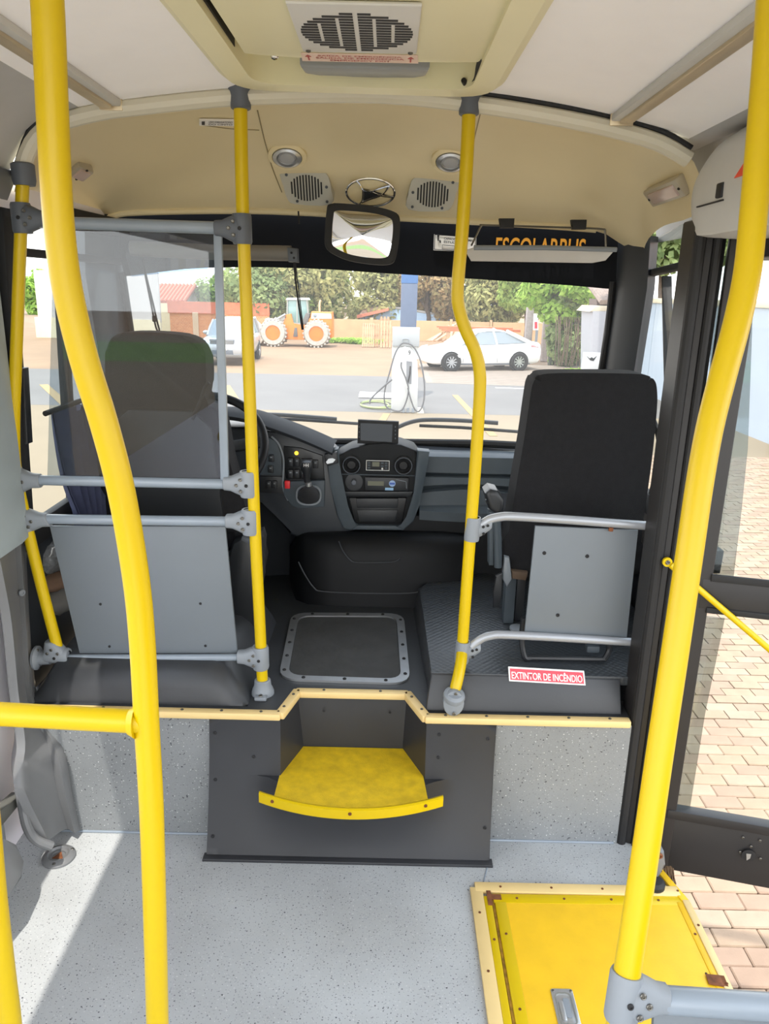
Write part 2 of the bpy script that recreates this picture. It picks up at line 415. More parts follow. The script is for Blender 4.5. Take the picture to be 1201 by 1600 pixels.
# engine hatch in the platform floor
hz = PZ
h = T('floor_hatch', 'dark floor hatch with riveted aluminium frame on the platform', 'hatch', (-.12, 2.3, hz))
cn = [Vector(p) for p in ((-.318, 2.075, hz), (.092, 2.065, hz), (.080, 2.59, hz), (-.338, 2.575, hz))]
def rquad(cn, ins, r, k=5):
    """rounded quadrilateral inset from four corners"""
    c = sum(cn, Vector())/4; out = []
    for i in range(4):
        p = cn[i]; a = (cn[i-1]-p).normalized(); b = (cn[(i+1) % 4]-p).normalized()
        q = p+(a+b)*ins
        for j in range(k+1):
            t = j/k; s0 = q+a*r; s1 = q+b*r
            out.append((1-t)**2*s0+2*t*(1-t)*q+t*t*s1)
    return out
fo, fi = rquad(cn, 0, .07), rquad(cn, .028, .05)
fr_ = MB().ring(fo, fi, (0, 0, .007)).build('frame', alu, h)
MB().slab(rquad(cn, .03, .05), (0, 0, .003)).build('mat', M('worn_rubber_mat', (58, 58, 57), .75, var=.22, scale=11, bump=.4, bscale=45), h)
for a, b, n in ((0, 1, 3), (1, 2, 5), (2, 3, 3), (3, 0, 5)):
    for i in range(n):
        t = (i+.6)/(n+.2); p = cn[a].lerp(cn[b], t); c = sum(cn, Vector())/4
        d = (cn[b]-cn[a]).normalized(); nn = Vector((-d.y, d.x, 0)); nn = nn if nn.dot(c-p) > 0 else -nn
        screw(fr_, p+nn*.014+Vector((0, 0, .007)), (0, 0, 1), .006, darkhole)

# red extinguisher sticker on the raised block
c0 = px([(797, 1052), (917, 1058), (917, 1076), (797, 1070)], 1.934)
def on_front(p, q=1.938): return Vector((p.x, 1.917+(p.z-PZ)*.46, p.z))
ctr = sum(c0, Vector())/4; ctr = on_front(ctr)
s = MB().slab([on_front(p) for p in c0], (0, .003, 0)).build('extinguisher_sticker', whitest)
tag(s, 'red extinguisher sticker on the front of the right raised platform', 'sticker')
cc = [on_front(p) for p in c0]; c2 = [p.lerp(ctr, .045)+Vector((0, -.0008, 0)) for p in cc]
hh = (cc[0]-cc[3]).length
c2 = [cc[i]+(ctr-cc[i]).normalized()*.0 for i in range(4)]
rgt = (cc[1]-cc[0]).normalized(); upv = (cc[0]-cc[3]).normalized()
c2 = [cc[0]+rgt*.004-upv*.004, cc[1]-rgt*.004-upv*.004, cc[2]-rgt*.004+upv*.004, cc[3]+rgt*.004+upv*.004]
nrm = rgt.cross(upv)
MB().slab([p+nrm*.0009 for p in c2], nrm*-.0006).build('red_field', redst, s)
text('EXTINTOR DE INCÊNDIO', ctr+nrm*.001, rgt, upv, (cc[1]-cc[0]).length*.93, whitest, s, height=hh*.62)

# ---------------------------------------------------------------- ceiling, coves and walls
m = MB()
def cstrip(x0, x1, y0, y1, n):
    for dz in (0, .03): m.loft([[(x0+(x1-x0)*i/n, y, ceil_z(x0+(x1-x0)*i/n)+dz) for i in range(n+1)] for y in (y0, y1)])
cstrip(-.78, -.36, -.55, 2.012, 8); cstrip(.215, .74, -.55, 2.012, 10); cstrip(-.36, .215, 1.915, 2.012, 8); cstrip(-.36, .215, -.55, .93, 8)
ce = struct(m.build('ceiling', white, origin=False))
lc = struct(MB().loft([[(x, y, z) for x, z in ((-.73, ceil_z(-.73)+.004), (-.775, ceil_z(-.775)-.003), (-.84, 1.968), (-.90, 1.925), (-.945, 1.86), (-.965, 1.80))] for y in (-.55, 2.02)]).build('trim_6', coveg, origin=False))
rc = struct(MB().loft([[(x, y, z) for x, z in ((.70, ceil_z(.70)+.004), (.735, ceil_z(.735)-.003), (.80, 1.955), (.86, 1.91), (.90, 1.85), (.92, 1.76))] for y in (-.55, 2.75)]).build('trim_7', coveg, origin=False))
def wall_x(z): return -1.0-.05*max(0, 1-abs(z-1.0)/.9)
zs = [.0, .3, .6, .93]
wl = MB().loft([[(-1.02, y, z) for z in (0, .3, .6, .93)] for y in (-.55, 1.62)])
wl.loft([[(-1.06, y, z) for z in (0, .3, .6, .93, 1.80)] for y in (1.60, 2.03)])
wl.loft([[(-.965, y, z) for z in (1.76, 1.82)] for y in (-.55, 2.9)])
WL = struct(wl.build('wall_left', pale, origin=False))
MB().loft([[(-1.05, y, z) for z in (0.3, .6, .9)] for y in (2.03, 3.0)]).build('cab_lining', dashd, WL)
wr = MB().loft([[(.93, y, z) for z in (PZ, .9)] for y in (2.0, 2.9)])
wr.loft([[(.93, y, z) for z in (0, .5, .93)] for y in (-.55, .62)])
wr.loft([[(.92, y, z) for z in (1.74, 1.80)] for y in (-.55, 1.98)])
WR = struct(wr.build('wall_right', dashd, origin=False))
# window posts behind the photographer's row
for y in (-.5,): MB().box((-1.0, y, 1.35), (.05, .09, .86)).build('window_post', pillar, WL); MB().box((.93, y, 1.35), (.05, .09, .84)).build('window_post', pillar, WR)
# left body pillar, smooth grey
m = MB().loft([[(x, y, z) for x, y in ((-1.03, 1.62), (-1.0, 1.66), (-.985, 1.72), (-.985, 1.93), (-.995, 1.99), (-1.04, 2.03))] for z in (.90, .93, 1.2, 1.5, 1.80)])
m.build('body_pillar', pillar, WL)
MB().slab([(-.975, 1.60, 1.76), (-.975, 2.03, 1.76), (-.93, 2.03, 1.845), (-.93, 1.60, 1.845)], (-.04, 0, .01), .008).build('top_band', M('band_dark_grey', (96, 98, 100), .5), WL)
# dark moulded cover running down to the floor
cov = T('side_cover', 'dark grey moulded cover on the left wall under the pillar', 'cover', (-1.0, 1.8, 0))
Lp = [(-20, 850, -1.0), (-10, 900, -1.0), (4, 975, -1.0), (15, 1086, -1.0), (26, 1164, -.99), (21, 1208, -.985), (27, 1245, -.97), (62, 1316, -.935)]
Rp = [(38, 846), (40, 892), (45, 990), (54, 1100), (84, 1143), (102, 1180), (112, 1235), (123, 1292)]
R_ = []
for (a, b, x), (c_, d_) in zip(Lp, Rp):
    L_ = at(a, b, x=x); Q_ = at(c_, d_, y=2.05 if d_ < 1100 else 1.89+.02*max(0, (1180-d_)/30)); R_.append([L_+Vector((-.035, .06, 0)), L_, L_+Vector((.018, .012, 0)), L_.lerp(Q_, .25)+Vector((.004, 0, 0)), L_.lerp(Q_, .5)+Vector((-.004, .01, 0)), L_.lerp(Q_, .72)+Vector((-.006, .01, 0)), L_.lerp(Q_, .82)+Vector((.014, -.016, 0)), L_.lerp(Q_, .95)+Vector((.014, -.012, 0)), Q_, Q_+Vector((-.01, .04, 0))])
RR = [smooth([r[j] for r in R_], 4) for j in range(10)]
MB().loft(RR).build('moulding', mould, cov, sharp=60)
screw(cov, at(34, 926, y=1.99), (1, -.7, 0), .010, clampm); screw(cov, at(50, 1075, y=1.97), (1, -.7, 0), .008, clampm)
# arch flange of the cover
MB().tube(smooth([at(a, b, x=x) for a, b, x in ((30, 1232, -.985), (34, 1252, -.975), (42, 1290, -.955), (56, 1312, -.935), (80, 1322, -.905))], 5), .013, 10).build('lower_flange', mould, cov)
MB().slab([at(a, b, x=-.99) for a, b in ((-30, 1292), (0, 1268), (34, 1238), (40, 1246), (4, 1290), (-30, 1318))], (-.03, 0, 0), .003).build('ledge', M('olive_grey', (92, 92, 86), .5), cov)
# speckled skirting of the wall, pale panel above it
MB().slab([(-1.012, -2.6, 0), (-1.012, 1.70, 0), (-1.012, 1.70, .24), (-1.012, -2.6, .24)], (-.02, 0, 0)).build('skirting', dimvinyl, WL)
# round cap on the floor
fc = T('floor_socket', 'round grey socket on the floor in the left corner', 'socket', at(92, 1340, z=0))
c = at(92, 1340, z=0)
MB().lathe([(.046, 0), (.046, .006), (.040, .012), (.030, .015), (.026, .009), (.020, .008), (.019, .004)], c, (0, 0, 1), 28).build('flange', mould, fc)
MB().lathe([(.0185, 0), (.0185, .0055)], c, (0, 0, 1), 3).build('key_hole', rust, fc)
for a in (.6, 2.7, 4.8): screw(fc, c+Vector((.038*math.cos(a), .038*math.sin(a), .011)), (0, 0, 1), .005)
# dark rounded tab at the far left edge (foot of a seat frame)
pts = [at(a, b, x=-.93) for a, b in ((-40, 1312), (5, 1310), (28, 1318), (40, 1345), (36, 1372), (14, 1392), (5, 1408), (-40, 1420))]
tag(MB().slab(pts, (-.05, 0, 0), .012).build('wall_bumper', mould), 'rounded dark grey cover low at the left edge of the floor', 'cover')

# light rails on the ceiling
def rail_lamp(xc, y1, label):
    t = T('light_rail', label, 'light rail', (xc, 0, ceil_z(xc)-.03), 'ceiling light rails')
    z = ceil_z(xc); s = 1 if xc < 0 else -1
    MB().box((xc, (y1-.55)/2, z-.004), (.052, y1+.55, .016), bev=.004).build('channel', lgrey, t)
    MB().box((xc-s*.008, (y1-.55)/2, z-.013), (.032, y1+.53, .012), bev=.005).build('cover', warmal, t)
    MB().box((xc, y1+.002, z-.008), (.056, .006, .026), bev=.002).build('end_cap', warmal, t)
rail_lamp(-.675, 1.985, 'metal light rail along the left side of the white ceiling')
rail_lamp(.545, 1.98, 'metal light rail along the right side of the white ceiling')

# ---------------------------------------------------------------- front cap (beige dome)
E_ = px([(22, 300), (30, 262), (47, 215), (80, 186), (150, 166), (215, 157), (350, 143), (480, 138), (600, 138), (735, 152), (850, 170), (950, 190), (1030, 213), (1078, 240), (1100, 290), (1100, 330)], 2.0)
def yw(x, z): return 3.09-.24*(x+.05)**2-.14*(z-.98)       # windscreen surface
def ws(a, b, off=0.0):
    y = 3.0
    for _ in range(6):
        p = at(a, b, y=y); y = yw(p.x, p.z)-off
    return at(a, b, y=y)
B_px = [(120, 345), (150, 342), (175, 340), (200, 334), (300, 331), (400, 331), (480, 334), (600, 341), (720, 347), (850, 354), (930, 360), (965, 378), (985, 392)]
B_ = [ws(a, b, .05) for a, b in B_px]
B_ = [at(60, 300, y=2.45)]+B_+[at(1003, 393, y=2.72), at(1012, 374, y=2.6), at(1034, 354, y=2.45), at(1068, 344, y=2.25)]
n = 49
Er, Br = resample(E_, n), resample(smooth(B_, 4), n)
rows = []
for i in range(15):
    t = i/14; row = []
    for j, (a, b) in enumerate(zip(Er, Br)):
        p = a.lerp(b, t); u = j/(n-1); mid = min(1, 4*u*(1-u)*1.3)
        bulge = .10*math.sin(PI*t**.8)*mid
        p.z += bulge*.9; p.y += bulge*.35
        if i == 0: pass
        row.append(p)
    rows.append(row)
dome_rows = rows
dm = MB().loft(rows); dome = struct(dm.build('ceiling.001', beige, origin=False, sharp=80))
bv = BVHTree.FromPolygons([p for r in rows for p in r], [(i*n+j, i*n+j+1, (i+1)*n+j+1, (i+1)*n+j) for i in range(14) for j in range(n-1)])
def on_dome(a, b):
    d = CF + CR*((a-600.5)/FOC) - CU*((b-800)/FOC)
    loc, nor, _, _ = bv.ray_cast(EYE, d.normalized(), 20)
    if loc is None: loc = at(a, b, y=2.5); nor = Vector((0, -.7, -.7))
    if nor.dot(EYE-loc) < 0: nor = -nor
    return loc, nor
# rolled rim round the mouth of the cap, grey gasket
rim = smooth(E_[1:-2], 3)
MB().tube([p+Vector((0, .004, -.012)) for p in rim], .020, 10).build('rolled_rim', M('rim_grey_beige', (204, 198, 178), .45), dome)
MB().tube([p+Vector((0, -.004, .012)) for p in rim], .007, 8).build('gasket', rubber, dome)
# lower lip of the cap along the windscreen
MB().tube(smooth([p+Vector((0, -.01, .004)) for p in B_[1:-6]], 3), .013, 8).build('lower_lip', beige, dome)
# panel joint line from the left pole to the lamp
for q in ([(402, 172), (412, 215), (425, 262), (440, 300)], [(752, 170), (742, 210), (733, 250)], [(315, 195), (360, 201), (405, 203)]):
    pts = []
    for a, b in resample([Vector((x, y, 0)) for x, y in q], 10).__iter__() if False else [(v.x, v.y) for v in resample([Vector((x, y, 0)) for x, y in q], 10)]:
        l, nn = on_dome(a, b); pts.append(l+nn*.0005)
    MB().tube(pts, .0018, 5).build('panel_joint', M('joint_brown', (150, 136, 100), .6), dome)

def disc_frame(l, nn):
    r = Vector((1, 0, 0)); r = (r-nn*r.dot(nn)).normalized(); u = nn.cross(r); return r, u
def speaker(cx, cy, flip, label):
    l, nn = on_dome(cx, cy); nn = Vector((nn.x*.6, -.86, -.50)).normalized(); r, u = disc_frame(l, nn)
    t = T('speaker_grille', label, 'speaker', l, 'speakers in the front cap')
    l = l+nn*.030
    sh = [(-36, 26), (22, 26), (34, 18), (38, -2), (37, -26), (-20, -26), (-31, -18), (-36, 2)]
    P = [l+(r*(a*flip)+u*b)*.00215 for a, b in sh]
    P = [p for p in smooth(P, 3, True)]
    f = MB().slab(P, nn*-.06).slab(P, nn*.004, .003).build('bezel', vent, t)
    for k in range(11):
        xx = (k-5)*4.6; hh = math.sqrt(max(1, 26**2-xx*xx))*.86
        a = l+nn*.0046+r*xx*.00215
        MB().bar(a-u*hh*.00195, a+u*hh*.00195, .0052, .0012, nn).build('slot', darkhole, t)
    for a, b in ((-30, 20), (31, 2), (31, -21), (-16, -21)): screw(f, l+(r*(a*flip)+u*b)*.00215+nn*.004, nn, .005, darkclamp)
speaker(480, 287, 1, 'left speaker grille with vertical slots in the beige front cap')
speaker(676, 297, -1, 'right speaker grille with vertical slots in the beige front cap')
def read_lamp(cx, cy, label):
    l, nn = on_dome(cx, cy); nn = (nn+Vector((0, -.9, -.35))).normalized(); r, u = disc_frame(l, nn)
    t = T('reading_lamp', label, 'lamp', l, 'reading lamps in the front cap')
    l = l+nn*.014
    E = lambda a, b, h: [l+r*a*math.cos(2*PI*k/32)+u*b*math.sin(2*PI*k/32)+nn*h for k in range(32)]
    MB().loft([E(.062, .050, -.03), E(.060, .048, .002), E(.048, .036, .008), E(.046, .034, .002)], True).build('beige_pod', beige, t)
    MB().loft([E(.047, .035, 0), E(.045, .033, .010), E(.033, .027, .014), E(.030, .025, .006)], True, True).build('bezel', alu, t)
    MB().loft([E(.029, .024, .004), E(.022, .018, .012), E(.010, .008, .014)], True, True).build('lens', M('lamp_lens', (170, 172, 176), .15), t)
read_lamp(449, 240, 'left oval reading lamp in the beige front cap')
read_lamp(704, 247, 'right oval reading lamp in the beige front cap')
# ring emblem with a winged mark
l, nn = on_dome(579, 294); nn = Vector((0, -.86, -.50)); nn.normalize(); r, u = disc_frame(l, nn); l += nn*.034
em = T('ring_emblem', 'chrome oval ring emblem between the two speaker grilles', 'emblem', l)
K = .00215
MB().tube([l+(r*38*math.cos(2*PI*k/40)+u*22*math.sin(2*PI*k/40))*K for k in range(40)], .0042, 8, closed=True).build('ring', chrome, em)
q = lambda a, b, h=0.: l+(r*a+u*b)*K+nn*h
m = MB()
for pts in ([(-22, 19), (-16, 12), (-12, 5), (0, 2), (14, 7), (30, 12)], [(-20, -20), (-14, -14), (-12, -6), (-12, 5)], [(-12, 5), (4, 0), (20, -5), (37, -6)], [(-14, -16), (0, -10), (18, -3), (30, 12)]):
    m.tube(smooth([q(a, b, .002) for a, b in pts], 4), .0032, 6)
m.build('wings', chrome, em)
MB().slab([q(a, b, -.001) for a, b in ((-14, -14), (2, -9), (14, -4), (34, -6), (10, 1), (-11, 6))], nn*.003).build('dark_wing', black, em)
MB().slab([q(36*math.cos(2*PI*k/32), 21*math.sin(2*PI*k/32), -.016) for k in range(32)], nn*.008).build('backing', beige, em)
# black and white notice at upper left of the cap
def notice(name, label, corners, lines, mat=whitest, tm=darktxt):
    P = [on_dome(a, b) for a, b in corners]; nn = sum((p[1] for p in P), Vector()).normalized(); P = [p[0]+nn*.006 for p in P]
    s = MB().slab(P, nn*-.004).build(name, mat); tag(s, label, 'sticker')
    rg = (P[1]-P[0]).normalized(); up = nn.cross(rg); hgt = (P[0]-P[3]).length; wd = (P[1]-P[0]).length; c = sum(P, Vector())/4
    for i, ln in enumerate(lines):
        text(ln, c+up*hgt*(.5-(i+.5)/len(lines))*.8+rg*wd*.08, rg, up, wd*.66, tm, s, height=hgt*.52/len(lines), gap=.0008)
    MB().bar(c-rg*wd*.40-up*hgt*.28+nn*.001, c-rg*wd*.40+up*hgt*.28+nn*.001, hgt*.22, .001, nn).build('pictogram', tm, s)
notice('cap_notice', 'small black and white notice high on the left of the front cap', [(311, 184), (368, 185), (368, 194), (311, 193)], ['USO OBRIGATORIO', 'DO CINTO'])
# small hand lamps at both ends of the cap
def corner_lamp(a, b, c, d, label):
    l0, n0 = on_dome(a, b); l1, n1 = on_dome(c, d); nn = (n0+n1+Vector((0, -.8, -.3))).normalized()
    t = T('corner_lamp', label, 'lamp', (l0+l1)/2, 'corner lamps in the front cap')
    MB().bar(l0+nn*.008, l1+nn*.008, .055, .03, nn, .006).build('housing', M('lamp_housing', (176, 168, 150), .35), t)
    MB().bar(l0.lerp(l1, .12)+nn*.024, l0.lerp(l1, .88)+nn*.024, .035, .012, nn, .004).build('lens', M('lamp_pink_lens', (196, 176, 168), .2), t)
    for s in (.05, .95): screw(t, l0.lerp(l1, s)+nn*.024, nn, .004, darkhole)
corner_lamp(1020, 305, 1072, 285, 'small lamp at the right end of the beige front cap')
corner_lamp(115, 270, 133, 255, 'small lamp at the left end of the beige front cap')

# ---------------------------------------------------------------- roof hatch
RZ = 2.045
hs = T('roof_hatch', 'beige emergency roof hatch with vent grille at the top', 'hatch', (-.08, 1.4, RZ))
def rz(a, b, z): return at(a, b, z=z)
oc = [rz(285, -60, RZ), rz(866, -60, RZ), rz(770, 132, RZ), rz(365, 122, RZ)]
oc = [oc[3], oc[2], oc[1], oc[0]]
oc = [Vector((-.372, 1.93, 2.035)), Vector((.232, 1.93, 2.03)), Vector((.245, .9, 2.03)), Vector((-.385, .9, 2.035))]
def shiftz(P, dz): return [p+Vector((0, 0, dz)) for p in P]
O0, O1, I0 = rquad(oc, -.01, .10, 6), rquad(oc, .012, .09, 6), rquad(oc, .062, .07, 6)
MB().loft([shiftz(O0, .02), shiftz(O0, -.004), shiftz(O1, -.02), shiftz(I0, -.018), shiftz(I0, .06)], True).build('frame', hatchm, hs)
MB().slab(shiftz(rquad(oc, .06, .07, 6), .055), (0, 0, .01)).build('tray', hatchm, hs)
lz = 2.022
lc0, lc1 = at(381, 84, z=lz), at(764, 97, z=lz); LX0, LX1 = lc0.x, lc1.x
front = []
for i in range(17):
    t = i/16; p = lc0.lerp(lc1, t); front.append(Vector((p.x, p.y+.035*(1-(2*t-1)**2), lz+.004*(1-(2*t-1)**2))))
lidp = [Vector((LX1+.01, .9, lz)), Vector((LX0-.01, .9, lz))]
lid = MB().slab(front+lidp, (0, 0, .02), .004).build('lid', hatchm, hs)
for sx, xx in ((-1, LX0-.022), (1, LX1+.022)):
    MB().box((xx, 1.28, lz+.025), (.012, .76, .03)).build('rubber_seal', rubber, hs)
# vent grille on the lid
gx0, gx1, gy = -.175, .042, 1.615
g = MB().slab([Vector(p) for p in ((gx0, gy, lz-.001), (gx1, gy, lz-.001), (gx1, gy-.25, lz-.001), (gx0, gy-.25, lz-.001))], (0, 0, -.008), .004).build('vent_grille', M('vent_white', (206, 204, 198), .5), hs)
gc = Vector(((gx0+gx1)/2, gy-.118, lz-.0095))
for k in range(15):
    dy = (k-7)*.0135; hw = math.sqrt(max(.00001, .098**2-dy*dy))
    segs = []
    if hw > .06: segs = [(-hw, -.066), (-.060, -.034), (-.028, -.004), (.004, .028), (.034, .060), (.066, hw)] if abs(dy) < .05 else [(-hw, -.034), (-.028, -.004), (.004, .028), (.034, hw)]
    else: segs = [(-hw, -.004), (.004, hw)]
    m = MB()
    for a, b in segs:
        if b-a > .006: m.box(gc+Vector(((a+b)/2, dy, 0)), (b-a, .0075, .0012))
    m.build('slot', darkhole, g)
for a, b in ((gx0+.012, gy-.012), (gx1-.012, gy-.012)): screw(g, (a, b, lz-.009), (0, 0, -1), .005)
# emergency sticker on the lid
es = MB().slab([Vector(p) for p in ((-.185, 1.70, lz-.0005), (.048, 1.70, lz-.0005), (.045, 1.648, lz-.0005), (-.182, 1.648, lz-.0005))], (0, 0, -.0012)).build('emergency_sticker', pinkst)
tag(es, 'faded sticker with red emergency exit lettering on the roof hatch', 'sticker')
for i, (tx, wd) in enumerate((('SAÍDA DE EMERGÊNCIA', .165), ('SALIDA DE EMERGENCIA', .175), ('EMERGENCY EXIT', .12))):
    text(tx, (-.068, 1.659+.0148*i, lz-.0018), (1, 0, 0), (0, -1, 0), wd, redtxt, es, height=.0105, gap=.0004)
for xx in (-.170, .032):
    MB().bar((xx, 1.69, lz-.0022), (xx, 1.665, lz-.0022), .003, .0008).slab([Vector(p) for p in ((xx-.006, 1.668, lz-.0026), (xx+.006, 1.668, lz-.0026), (xx, 1.656, lz-.0026))], (0, 0, .0008)).build('arrow', redtxt, es)
# grey handle in the tray
hd = MB().slab([Vector((x, y, 2.03)) for x, y in ((-.20, 1.79), (.075, 1.79), (.07, 1.835), (.045, 1.852), (-.02, 1.856), (-.03, 1.842), (-.095, 1.84), (-.105, 1.852), (-.165, 1.85), (-.195, 1.835))], (0, 0, .05), .008).build('handle', M('handle_grey', (142, 144, 142), .45), hs)
screw(hs, (-.255, 1.80, 2.055), (0, -.3, -1), .009, chrome)
MB().tube(smooth([(.170, 1.63, 2.03), (.172, 1.72, 2.025), (.176, 1.80, 2.02), (.170, 1.845, 2.02), (.158, 1.85, 2.022), (.152, 1.838, 2.026)], 5), .006, 8).build('hook', rubber, hs)

# ---------------------------------------------------------------- door gear cover, upper right
dc = T('door_gear_cover', 'pale grey moulded cover over the door gear at upper right', 'cover', (.85, 1.0, 1.72))
secs = []
for y, k in ((1.955, .50), (1.95, .70), (1.925, .88), (1.88, .98), (1.80, 1.02), (1.2, 1.04), (.2, 1.04)):
    cx, cz = .82, 1.835
    P = [(.98, 1.985), (.88, 1.975), (.80, 1.955), (.74, 1.915), (.705, 1.85), (.70, 1.79), (.715, 1.735), (.745, 1.715), (.98, 1.71)]
    secs.append(smooth([Vector((cx+(a-cx)*(k if a < cx else 1), y, cz+(b-cz)*k)) for a, b in P], 3))
MB().loft(secs, False, True).build('shell', lgrey, dc, sharp=50)
MB().box((.699, 1.72, 1.80), (.014, .030, .030), bev=.003).build('latch', darkhole, dc)
MB().box((.6975, 1.77, 1.779), (.004, .14, .003)).build('latch_slit', darkhole, dc)
tri = [Vector((.694-.1*(z-1.8)*0, y, z)) for y, z in ((1.655, 1.815), (1.56, 1.875), (1.48, 1.815))]
MB().slab(tri, (.004, 0, 0)).build('warning_triangle', M('orange_red', (232, 78, 48), .45), dc)

# ================================================================== POLES, RAILS, PANELS
PR = .0165
def clamp(parent, c, pole_d, arm_d, s=1.0, mat=None, L=.062):
    mat = mat or clampm; c = Vector(c); pd = Vector(pole_d).normalized(); ad = Vector(arm_d).normalized()
    sd = pd.cross(ad).normalized(); sd = sd if sd.y < 0 else -sd
    m = MB().lathe([(.0172*s, -.036*s), (.0225*s, -.036*s), (.0245*s, -.030*s), (.0245*s, .030*s), (.0225*s, .036*s), (.0172*s, .036*s)], c, pd, 18, False)
    rows = []
    for t, hw, hh in ((-.005, .0235, .036), (.018, .0235, .034), (.034, .0215, .027), (.048, .0200, .0205), (L, .0190, .0190), (L+.002, .0165, .0165)):
        rows.append([c+ad*t*s+(pd*hh*math.copysign(abs(math.cos(a))**.7, math.cos(a))+sd*hw*math.copysign(abs(math.sin(a))**.7, math.sin(a)))*s for a in [2*PI*k/16 for k in range(16)]])
    m.loft(rows, True, True)
    o = m.build('clamp', mat, parent)
    for a, b in ((.002, .0), (.030, .0), (.018, .016), (.018, -.016)):
        screw(o, c+(ad*a+pd*b)*s+sd*(.0245 if a < .025 else .0225)*s, sd, .0048*s, darkhole if (a, b) == (.002, .0) else steel)
    return o
YP = 2.0
# pole A, inner pole of the left partition
pA = T('grab_pole', 'straight yellow pole at the inner edge of the left partition', 'pole', at(411, 1095, y=YP), 'yellow grab poles')
ptsA = px([(375, 128), (379, 330), (388, 560), (397, 800), (407, 1000), (411, 1096)], YP)
MB().tube(smooth(ptsA, 3), PR, 16).build('tube', yellow, pA)
def flange(parent, c, mat=None):
    c = Vector(c)
    f = MB().lathe([(.050, 0), (.050, .008), (.046, .013), (.030, .016), (.026, .024), (.024, .058), (.021, .060), (.017, .060)], c, (0, 0, -1), 24).build('ceiling_flange', mat or darkclamp, parent)
    for a in (.5, 2.6, 4.7): screw(f, c+Vector((.040*math.cos(a), .040*math.sin(a), -.014)), (0, 0, -1), .005)
def foot(parent, c, mat=None):
    c = Vector(c)
    f = MB().lathe([(.034, 0), (.034, .006), (.030, .018), (.026, .024), (.024, .044), (.021, .047), (.016, .047)], c, (0, 0, 1), 20).build('floor_socket', mat or clampm, parent)
    MB().box(c+Vector((0, -.034, .006)), (.036, .030, .012), bev=.004).build('socket_lug', mat or clampm, parent)
    screw(f, c+Vector((0, -.038, .012)), (0, -.3, 1), .006)
cA = ptsA[0]; flange(pA, (cA.x, YP, 2.052)); foot(pA, (ptsA[-1].x, YP, PZ))
dnA = (ptsA[0]-ptsA[-1]).normalized()
def on_poly(P, pyy):                       # centre of a pole at a photograph height
    return P
for a, b, m_ in ((378, 358, darkclamp), (388, 756, clampm), (391, 815, clampm), (407, 1027, clampm)):
    clamp(pA, at(a, b, y=YP), dnA, (-1, 0, .01), 1.0, m_, L=.066)
# pole C, outer pole of the left partition
pC = T('grab_pole', 'bent yellow pole at the outer edge of the left partition by the wall', 'pole', at(90, 1020, y=YP), 'yellow grab poles')
ptsC = px([(36, 272), (31, 400), (25, 560), (22, 660), (24, 730), (35, 790), (62, 905), (92, 1020)], YP)
MB().tube(smooth(ptsC, 5), .0155, 16).build('tube', yellow, pC)
c = at(37, 275, y=YP); MB().lathe([(.025, -.022), (.028, -.010), (.028, .026), (.022, .03)], c, (0, 0, 1), 18).build('top_socket', darkclamp, pC)
for a, b, m_, dd in ((34, 341, darkclamp, (0, 0, 1)), (23, 750, clampm, (-.05, 0, 1)), (37, 811, clampm, (-.3, 0, 1))):
    clamp(pC, at(a, b, y=YP), dd, (1, 0, -.01), 1.0, m_, L=.070)
c = at(90, 1024, y=YP); ob = clamp(pC, c, (1, 0, 0), (-.28, 0, 1), .95, clampm, L=.05)
# rails
def rail(p0, p1, r, label, mat=railm):
    a, b = at(*p0, y=YP), at(*p1, y=YP)
    o = MB().tube([a, b], r, 16).build('rail', mat); return tag(o, label, 'rail', 'grey rails of the left partition')
rail((60, 347), (368, 357), .0150, 'grey top rail of the left partition above the clear screen')
rail((50, 750), (376, 757), .0140, 'scuffed grey rail under the clear screen of the left partition')
rail((66, 811), (380, 815), .0140, 'grey rail along the top edge of the left grey panel', railm)
o = T('rail', 'thin grey rail under the left grey panel with round wall flange', 'rail', at(230, 1028, y=YP), 'grey rails of the left partition')
a, b = at(62, 1028, y=YP), at(398, 1027, y=YP)
MB().tube([a, b], .0105, 14).build('tube', railm, o)
MB().lathe([(.036, 0), (.036, .006), (.032, .010), (.021, .014), (.019, .045), (.012, .046)], a+Vector((-.012, 0, 0)), (1, 0, .01), 20).build('wall_flange', clampm, o)
MB().cyl(a+Vector((-.10, 0, 0)), a, .018, .012).build('wall_stub', clampm, o)
for q in ((0, 0, .03), (0, 0, -.03)): screw(o, a+Vector((-.002, -.004, 0))+Vector(q)*.9, (1, -.3, 0), .005)
# left grey panel
pn = T('partition_panel', 'large grey laminate panel behind the driver under the rails', 'panel', at(230, 1020, y=YP))
Pc = px([(77, 822), (352, 823), (371, 1021), (124, 1022)], YP+.012)
MB().slab(Pc, (0, .010, 0), .003).build('sheet', panelm, pn)
for a, b in ((157, 944), (313, 943), (171, 1010), (321, 1009)): screw(pn, at(a, b, y=YP+.012), (0, -1, 0), .004, darkhole)
# clear screen with grey edge strip
sc_ = T('partition_screen', 'clear tinted acrylic screen behind the driver seat with grey edge strip', 'screen', at(220, 750, y=YP))
Pc = px([(84, 360), (338, 364), (352, 750), (74, 745)], YP+.002)
MB().slab(Pc, (0, .004, 0)).build('acrylic_sheet', partg, sc_)
Pc = px([(333, 366), (346, 366), (357, 750), (344, 750)], YP-.006)
MB().slab(Pc, (0, .014, 0), .003).build('edge_strip', railm, sc_)

